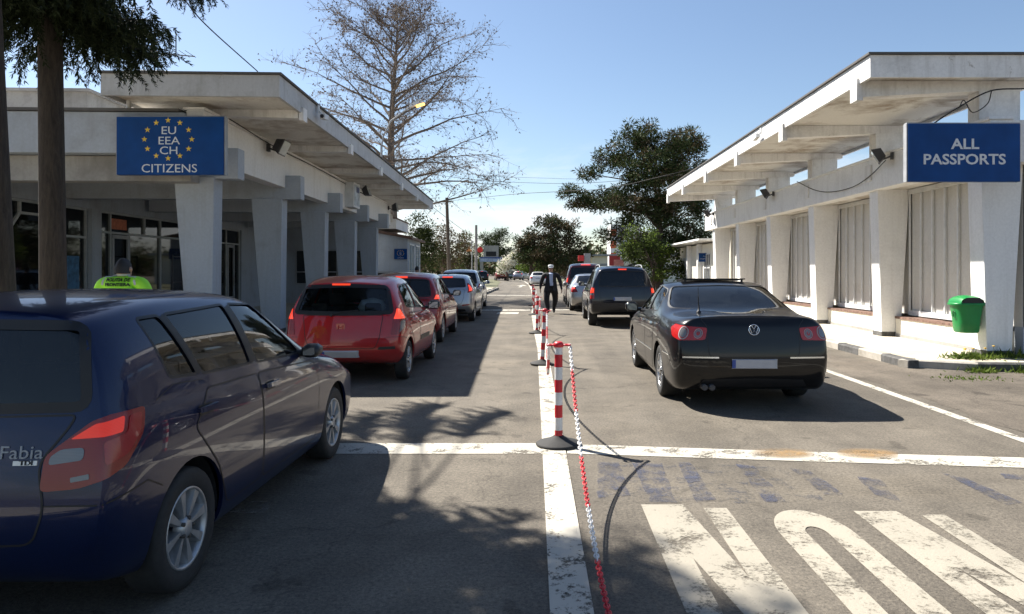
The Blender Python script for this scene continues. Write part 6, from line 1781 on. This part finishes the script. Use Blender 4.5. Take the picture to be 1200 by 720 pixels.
mb = MB(); mb.hexa([(-6.6, -.5, 3.31), (8.5, -.5, 3.31), (8.5, 14.5, 3.31), (-6.6, 14.5, 3.31)], [(-6.6, -.5, 3.5), (8.5, -.5, 3.6), (8.5, 14.5, 3.6), (-6.6, 14.5, 3.5)]); mb.build('roof', M['metal_grey'], WH)
mb = MB(); mb.box(-2.6, -1.4, -.05, -.002, .3, 2.4); mb.build('door', M['metal_grey'], WH)
KS = empty('kiosk', (7.0, 66, 0), 0, label='red and white kiosk behind the off-roader roof', cat='kiosk')
mb = MB(); mb.box(-.7, .75, 0, 2, 0, 2.95); mb.build('wall', M['metal_white'], KS)
mb = MB(); mb.box(-.74, .3, -.06, -.002, .2, 2.98); mb.build('red_panel', simple('kiosk_red', (.35,.03,.03), .6), KS)
mb = MB(); mb.box(-.3, .62, -.12, -.065, 1.9, 2.6); mb.build('pale_red_notice', simple('kiosk_notice', (.55,.2,.17), .6, var=.3, scale=3), KS)  # notice board in a paler red than the panel
PY = empty('advert_pylon', (4.35, 68, 0), 0, label='grey pylon carrying a small red sign box', cat='pylon')
mb = MB(); mb.box(-.32, .3, 0, .4, 0, 3.25); mb.build('body', M['metal_grey'], PY)
mb = MB(); mb.box(-.9, -.34, -.1, .3, 2.5, 3.05); mb.build('sign_box', simple('pylon_red', (.6,.04,.04), .5), PY)
AB = empty('apartment_block', (16.2, 140, 0), 0, label='distant white block with orange-red panels seen through the leaves', cat='building')
mb = MB(); mb.box(-2.6, 3.5, 0, 8, 0, 10.8); mb.build('wall', M['white'], AB)
for q in range(4):
    mb = MB(); mb.box(-2.65, -1.5, -.06, -.002, 1.2+q*2.4, 2.7+q*2.4); mb.build('panel', simple('orange_panel', (.6,.13,.06), .6), AB)
    mb = MB(); mb.box(-.8, .8, -.04, -.002, 1.3+q*2.4, 2.6+q*2.4); mb.build('window', M['metal_grey'], AB)
FN = empty('far_fence', P(633, 0, 98)*1.0, 0, label='short pale fence beside the far road bend', cat='fence'); FN.location.z = 0
mb = MB()
for q in range(8): mb.box(q*.3-1.2, q*.3-1.08, 0, .05, 0, 1.1)
mb.box(-1.3, 1.3, .055, .1, .75, .85); mb.box(-1.3, 1.3, .055, .1, .25, .35); mb.build('fence_panel', M['metal_white'], FN)

# ------------------------------------------------------------------ people
M['jacket'] = simple('black_jacket', (.012,.013,.017), .8, var=.3)
M['trousers'] = simple('dark_trousers', (.011,.012,.015), .85, var=.3)
M['shirt'] = simple('pale_blue_shirt', (.42,.5,.68), .7, var=.06)
M['hivis'] = simple('hi_vis_green', (.36,.85,.04), .6, var=.06)
M['reflect'] = simple('grey_reflective_tape', (.5,.52,.52), .4)
def figure(root, J, E, mats, fmat):
    """one skin over a posed skeleton; J name -> (point, radius x, radius y); E edges; fmat(centre) -> material index"""
    names = list(J); idx = {n: i for i, n in enumerate(names)}
    me = bpy.data.meshes.new('body'); me.from_pydata([J[n][0] for n in names], [(idx[a], idx[b]) for a, b in E], [])
    o = bpy.data.objects.new('body', me); COL.objects.link(o)
    sk = o.modifiers.new('s', 'SKIN'); sk.use_smooth_shade = True; sk.branch_smoothing = .4
    sv = me.skin_vertices[0].data
    for n in names:
        v = sv[idx[n]]; v.radius = (J[n][1], J[n][2] if len(J[n]) > 2 else J[n][1]); v.use_root = n == 'pelvis'
    sd = o.modifiers.new('u', 'SUBSURF'); sd.levels = 2; sd.render_levels = 2
    m2 = apply_mods(o); bpy.data.objects.remove(o)
    m2.materials.clear()
    for m in mats: m2.materials.append(m)
    for p in m2.polygons: p.use_smooth = True; p.material_index = fmat(p.center)
    return link('body', m2, root)
def hand(J, E, nm, wrist, d, palm_n, curl=.5, s=1.0):
    """palm and five bent fingers; d along the forearm, palm_n out of the palm"""
    d = Vector(d).normalized(); pn = Vector(palm_n).normalized(); sd = d.cross(pn).normalized()
    w = Vector(wrist)
    J[nm+'_palm'] = (w+d*.06*s, .022*s, .036*s); E.append((nm+'_wrist', nm+'_palm'))
    for i, (o, l) in enumerate(((-.03, .07), (-.011, .08), (.009, .075), (.027, .058))):
        b = w+d*.085*s+sd*o*s
        J[f'{nm}_f{i}a'] = (b, .0095*s); q = (d*math.cos(curl*.5)+pn*math.sin(curl*.5)).normalized(); m = b+q*l*.55*s
        J[f'{nm}_f{i}b'] = (m, .0085*s); q2 = (d*math.cos(curl*1.5)+pn*math.sin(curl*1.5)).normalized()
        J[f'{nm}_f{i}c'] = (m+q2*l*.5*s, .0065*s)
        E += [(nm+'_palm', f'{nm}_f{i}a'), (f'{nm}_f{i}a', f'{nm}_f{i}b'), (f'{nm}_f{i}b', f'{nm}_f{i}c')]
    t0 = w+d*.04*s-sd*.035*s; J[nm+'_t0'] = (t0, .011*s); t1 = t0+(d*.7-sd*.55+pn*.4).normalized()*.04*s; J[nm+'_t1'] = (t1, .009*s); J[nm+'_t2'] = (t1+(d*.9+pn*.35).normalized()*.03*s, .007*s)
    E += [(nm+'_palm', nm+'_t0'), (nm+'_t0', nm+'_t1'), (nm+'_t1', nm+'_t2')]
def head_parts(root, c, s=1.0, hair=True, cap=None, face=-1):
    """nose, eyes, mouth, ears and hair on a head centred at c, facing -y (face = -1) or +y"""
    c = Vector(c); f = face
    mb = MB(); mb.hexa([c+Vector((x*s, f*y*s, z*s)) for x, y, z in ((-.016,.085,-.03),(.016,.085,-.03),(.016,.118,-.028),(-.016,.118,-.028))], [c+Vector((x*s, f*y*s, z*s)) for x, y, z in ((-.008,.085,.025),(.008,.085,.025),(.008,.098,.025),(-.008,.098,.025))]); mb.build('nose', M['skin'], root, bevel=.004)
    for q in (1, -1):
        mb = MB(); mb.lathe([(.002, -.012), (.011, 0), (.002, .012)], 8, 'x', tuple(c+Vector((q*.032*s, f*.088*s, .018*s)))); mb.build('eye', M['hair'], root)
        mb = MB(); mb.lathe([(.004, -.01), (.03, 0), (.004, .012)], 10, 'x', tuple(c+Vector((q*.083*s, 0, 0)))); mb.build('ear', M['skin'], root)
    mb = MB(); mb.box(c.x-.024*s, c.x+.024*s, c.y+f*.086*s, c.y+f*.096*s, c.z-.062*s, c.z-.053*s); mb.build('mouth', simple('lips', (.3,.12,.1), .6), root)
    if hair:
        mb = MB(); n = 16; rings = []
        for l in range(7):
            ph = math.pi*.5*l/6
            rings.append([tuple(c+Vector((.086*s*math.cos(ph)*math.cos(2*math.pi*q/n), (-f*.012+.10*math.cos(ph)*math.sin(2*math.pi*q/n))*s, (.03+.10*math.sin(ph)-(.075*(1-math.sin(ph)) if -f*math.sin(2*math.pi*q/n) > -.2 else 0))*s))) for q in range(n)])
        stack(mb, rings); mb.build('hair', M['hair'], root)
    if cap:
        mb = MB(); stack(mb, [oval(.094, .108, 0, 20, 2.2), oval(.098, .112, .03, 20, 2.2), oval(.105, .118, .07, 20, 2.2), oval(.09, .10, .10, 20, 2.2), oval(.02, .02, .11, 20, 2)])
        mb.hexa([(-.07, f*.09, .0), (.07, f*.09, .0), (.05, f*.165, -.015), (-.05, f*.165, -.015)][::f if f > 0 else 1], [(-.07, f*.09, .012), (.07, f*.09, .012), (.05, f*.165, -.003), (-.05, f*.165, -.003)][::f if f > 0 else 1])
        o = mb.build('cap', cap, root); o.location = c+Vector((0, 0, .045*s))
def body_joints(H, stride=(0, 0), arms=None, lean=0, face=-1, width=1.0, drop=0, bulk=1.0, out=0):
    """standing or striding skeleton facing y*face; stride: forward offset of left and right foot"""
    k = H/1.80; f = face
    J = {'pelvis': ((0, 0, .95*k), .155*k*width, .12*k*width), 'waist': ((0, f*lean*.3, 1.12*k), .15*k*width, .115*k*width), 'chest': ((0, f*lean*.7, 1.32*k), .175*k*width, .125*k*width), 'collar': ((0, f*lean*.9, 1.46*k), .12*k, .085*k),
         'neck': ((0, f*lean, 1.54*k), .058*k, .058*k), 'chin': ((0, f*(lean+.015), 1.615*k), .074*k, .088*k), 'head': ((0, f*(lean+.005), 1.69*k), .08*k, .098*k), 'crown': ((0, f*lean, 1.765*k), .055*k, .066*k)}
    E = [('pelvis', 'waist'), ('waist', 'chest'), ('chest', 'collar'), ('collar', 'neck'), ('neck', 'chin'), ('chin', 'head'), ('head', 'crown')]
    for q in ('neck', 'chin', 'head', 'crown'): J[q] = ((J[q][0][0], J[q][0][1], J[q][0][2]-drop),) + J[q][1:]
    for i, s in enumerate((1, -1)):
        n = 'l' if s == 1 else 'r'; st = stride[i]
        J[n+'hip'] = ((s*.10*k*bulk, f*st*.08, .86*k), .098*k*bulk); J[n+'knee'] = ((s*.105*k*bulk, f*(st*.5+.03), .50*k), .070*k*bulk)
        lift = .05*k if st < -.1 else 0
        J[n+'ankle'] = ((s*.10*k, f*(st-.01), .09*k+lift), .047*k*bulk); J[n+'heel'] = ((s*.10*k, f*(st-.05), .045*k+lift), .042*k); J[n+'toe'] = ((s*.125*k, f*(st+.16), .038*k+(.0 if st <= 0.05 else .03)), .036*k)
        E += [('pelvis', n+'hip'), (n+'hip', n+'knee'), (n+'knee', n+'ankle'), (n+'ankle', n+'heel'), (n+'ankle', n+'toe')]
        a = (arms or [(0, 0), (0, 0)])[i]
        J[n+'shoulder'] = ((s*.19*k*width, f*lean*.8, 1.43*k), .078*k*(.6+.4*bulk)); J[n+'elbow'] = ((s*(.27*width+out*.6)*k, f*(a[0]*.5), 1.14*k), .056*k*(.45+.55*bulk)); w = (s*(.29*width+out)*k, f*(a[0]+a[1]), .90*k)
        J[n+'_wrist'] = (w, .031*k)
        E += [('collar', n+'shoulder'), (n+'shoulder', n+'elbow'), (n+'elbow', n+'_wrist')]
        hand(J, E, n, w, (s*.05, f*(a[1]+.1), -1), (-s*.9, f*.3, 0), .5, k)
    return J, E, k
MAN = empty('person', (.30, 25.9, 0), R(2), label='man in a pale cap, open black jacket and blue shirt walking towards the camera', cat='person')
J, E, k = body_joints(1.80, (-.16, .20), [(.10, .05), (-.10, .02)], .02, -1, 1.34, .035, 1.6, .0)
def fm(c):
    if c.z > 1.525*k and abs(c.x) < .13: return 2
    if c.z < .905*k and abs(c.x) > .265*k: return 2
    if c.z < .10*k: return 3
    return 1 if c.z < .86*k and abs(c.x) < .28*k else 0
figure(MAN, J, E, [M['jacket'], M['trousers'], M['skin'], M['black']], fm)
head_parts(MAN, (0, -.025, 1.69*k-.035), k, True, M['lettering'], -1)
mb = MB(); mb.hexa([(-.04, -.215, 1.03), (.08, -.215, 1.03), (.05, -.10, 1.03), (-.03, -.10, 1.03)], [(-.09, -.18, 1.48), (.09, -.18, 1.48), (.05, -.05, 1.52), (-.05, -.05, 1.52)]); mb.build('shirt', M['shirt'], MAN, bevel=.012)
for s in (1, -1):
    mb = MB(); mb.hexa([(s*.05, -.225, .84), (s*.25, -.19, .82), (s*.25, -.10, .82), (s*.05, -.12, .88)], [(s*.075, -.192, 1.48), (s*.17, -.145, 1.45), (s*.15, -.06, 1.45), (s*.05, -.06, 1.50)]); mb.build('jacket_flap', M['jacket'], MAN, bevel=.01)
OFF = empty('person', (-4.38, 7.25, PZ+.03), 0, label='border policeman in a bright green vest seen from behind past the navy car roof', cat='person')
J, E, k = body_joints(1.66, (0, .04), [(.12, .1), (.12, .1)], .06, 1, 1.2, .10, 1.15)
def fo(c):
    if c.z > 1.505*k and abs(c.x) < .10: return 2
    if c.z < .905*k and abs(c.x) > .265*k: return 2
    if c.z < .10*k: return 3
    if c.z < .93*k and abs(c.x) < .27*k: return 1
    return 4 if (abs(c.x) > .245*k and c.z < 1.2*k) else 0
figure(OFF, J, E, [M['hivis'], M['trousers'], M['skin'], M['black'], M['jacket']], fo)
head_parts(OFF, (0, .06, 1.69*k-.10), k, True, None, 1)
body = [c for c in children(OFF) if c.name.startswith('body')][0]
sfo = Surf(body.data); plo = Plane2('rear', 1)
mb = MB(); ribbon(mb, sfo, plo, [(-.22, 1.18), (.22, 1.18)], .05, .006); ribbon(mb, sfo, plo, [(-.17, 1.30), (-.15, 1.38), (-.09, 1.405), (.09, 1.405), (.15, 1.38), (.17, 1.30)], .022, .006); mb.build('reflective_band', M['reflect'], OFF)
for s, z in (('POLITIA DE', 1.346), ('FRONTIERA', 1.300)):
    me = text_mesh(s, .045, .0015, 'CENTER', .0012, 1.05)
    me.transform(Matrix.Rotation(math.pi/2, 4, 'X'))
    for v in me.vertices:
        hh, nn = sfo.at(Vector((v.co.x, -3, z+v.co.z)), Vector((0, 1, 0))); v.co = hh + nn*(.006 - v.co.y)
    me.materials.clear(); me.materials.append(M['seal']); link('vest_lettering', me, OFF)
PED = empty('person', (P(488.5, 0, 26).x, 26, PZ), 0, label='dark-haired person standing behind the dark red hatchback before the annex', cat='person')
J, E, k = body_joints(1.62, (0, .04), [(.05, .05), (.05, .05)], .02, 1)
figure(PED, J, E, [M['jacket'], M['trousers'], M['skin'], M['black']], fm); head_parts(PED, (0, .02, 1.69*k), k, True, None, 1)
PE2 = empty('person', (P(738.5, 0, 25.5).x, 25.5, 0), 0, label='person in a black hat standing behind the dark off-roader', cat='person')
J, E, k = body_joints(1.80, (0, .04), [(.05, .05), (.05, .05)], .02, 1)
figure(PE2, J, E, [M['jacket'], M['trousers'], M['skin'], M['black']], fm); head_parts(PE2, (0, .02, 1.69*k), k, True, M['jacket'], 1)
# ------------------------------------------------------------------ camera, sun and sky
cam = bpy.data.cameras.new('Camera'); co = bpy.data.objects.new('Camera', cam); COL.objects.link(co)
cam.sensor_width = 36; cam.lens = 36*F/1200; cam.shift_x = -.03; cam.shift_y = -43/1200; cam.clip_end = 5000; cam.clip_start = .05
co.location = (0, 0, HC); co.rotation_euler = (math.pi/2, 0, 0); SC.camera = co
SV = Vector((-.70, .57, 1.0)).normalized()      # towards the sun
su = bpy.data.lights.new('Sun', 'SUN'); su.energy = 5.0; su.angle = R(.53); su.color = (1, .945, .86)
so = bpy.data.objects.new('Sun', su); COL.objects.link(so); so.rotation_euler = (-SV).to_track_quat('-Z', 'Y').to_euler(); so.location = (-10, 5, 30)
w = bpy.data.worlds.new('World'); SC.world = w; w.use_nodes = True
nt = w.node_tree; bg = nt.nodes['Background']
st = nt.nodes.new('ShaderNodeTexSky'); st.sky_type = 'NISHITA'; st.sun_disc = False
st.sun_elevation = math.asin(SV.z); st.sun_rotation = math.atan2(SV.x, SV.y); st.air_density = 1.0; st.dust_density = .6; st.ozone_density = 2.0; st.altitude = 50
# thin clouds low over the road
tc = nt.nodes.new('ShaderNodeTexCoord'); mp = nt.nodes.new('ShaderNodeMapping'); mp.inputs['Scale'].default_value = (1.6, 1.6, 7)
nt.links.new(tc.outputs['Generated'], mp.inputs['Vector'])
cn_ = noise(nt, 2.4, 8, .62, mp.outputs['Vector'], .3)
rr = ramp(nt, [(.46, (0,0,0)), (.66, (1,1,1))]); nt.links.new(cn_.outputs['Fac'], rr.inputs['Fac'])
sp = nt.nodes.new('ShaderNodeSeparateXYZ'); nt.links.new(tc.outputs['Generated'], sp.inputs[0])
rz = ramp(nt, [(.0, (.9,.9,.9)), (.09, (.85,.85,.85)), (.19, (.0,.0,.0))]); nt.links.new(sp.outputs['Z'], rz.inputs['Fac'])
mm = nt.nodes.new('ShaderNodeMath'); mm.operation = 'MULTIPLY'; nt.links.new(rr.outputs['Color'], mm.inputs[0]); nt.links.new(rz.outputs['Color'], mm.inputs[1])
mx = mixc(nt, mm.outputs[0], st.outputs['Color'], (7.5, 7.6, 7.8))
nt.links.new(mx, bg.inputs['Color']); bg.inputs['Strength'].default_value = .06
SC.view_settings.view_transform = 'Standard'; SC.view_settings.look = 'None'; SC.view_settings.exposure = 1.35; SC.view_settings.gamma = 1
SC.cycles.use_denoising = True; SC.cycles.max_bounces = 8; SC.cycles.transparent_max_bounces = 24
SC.cycles.caustics_reflective = False; SC.cycles.caustics_refractive = False
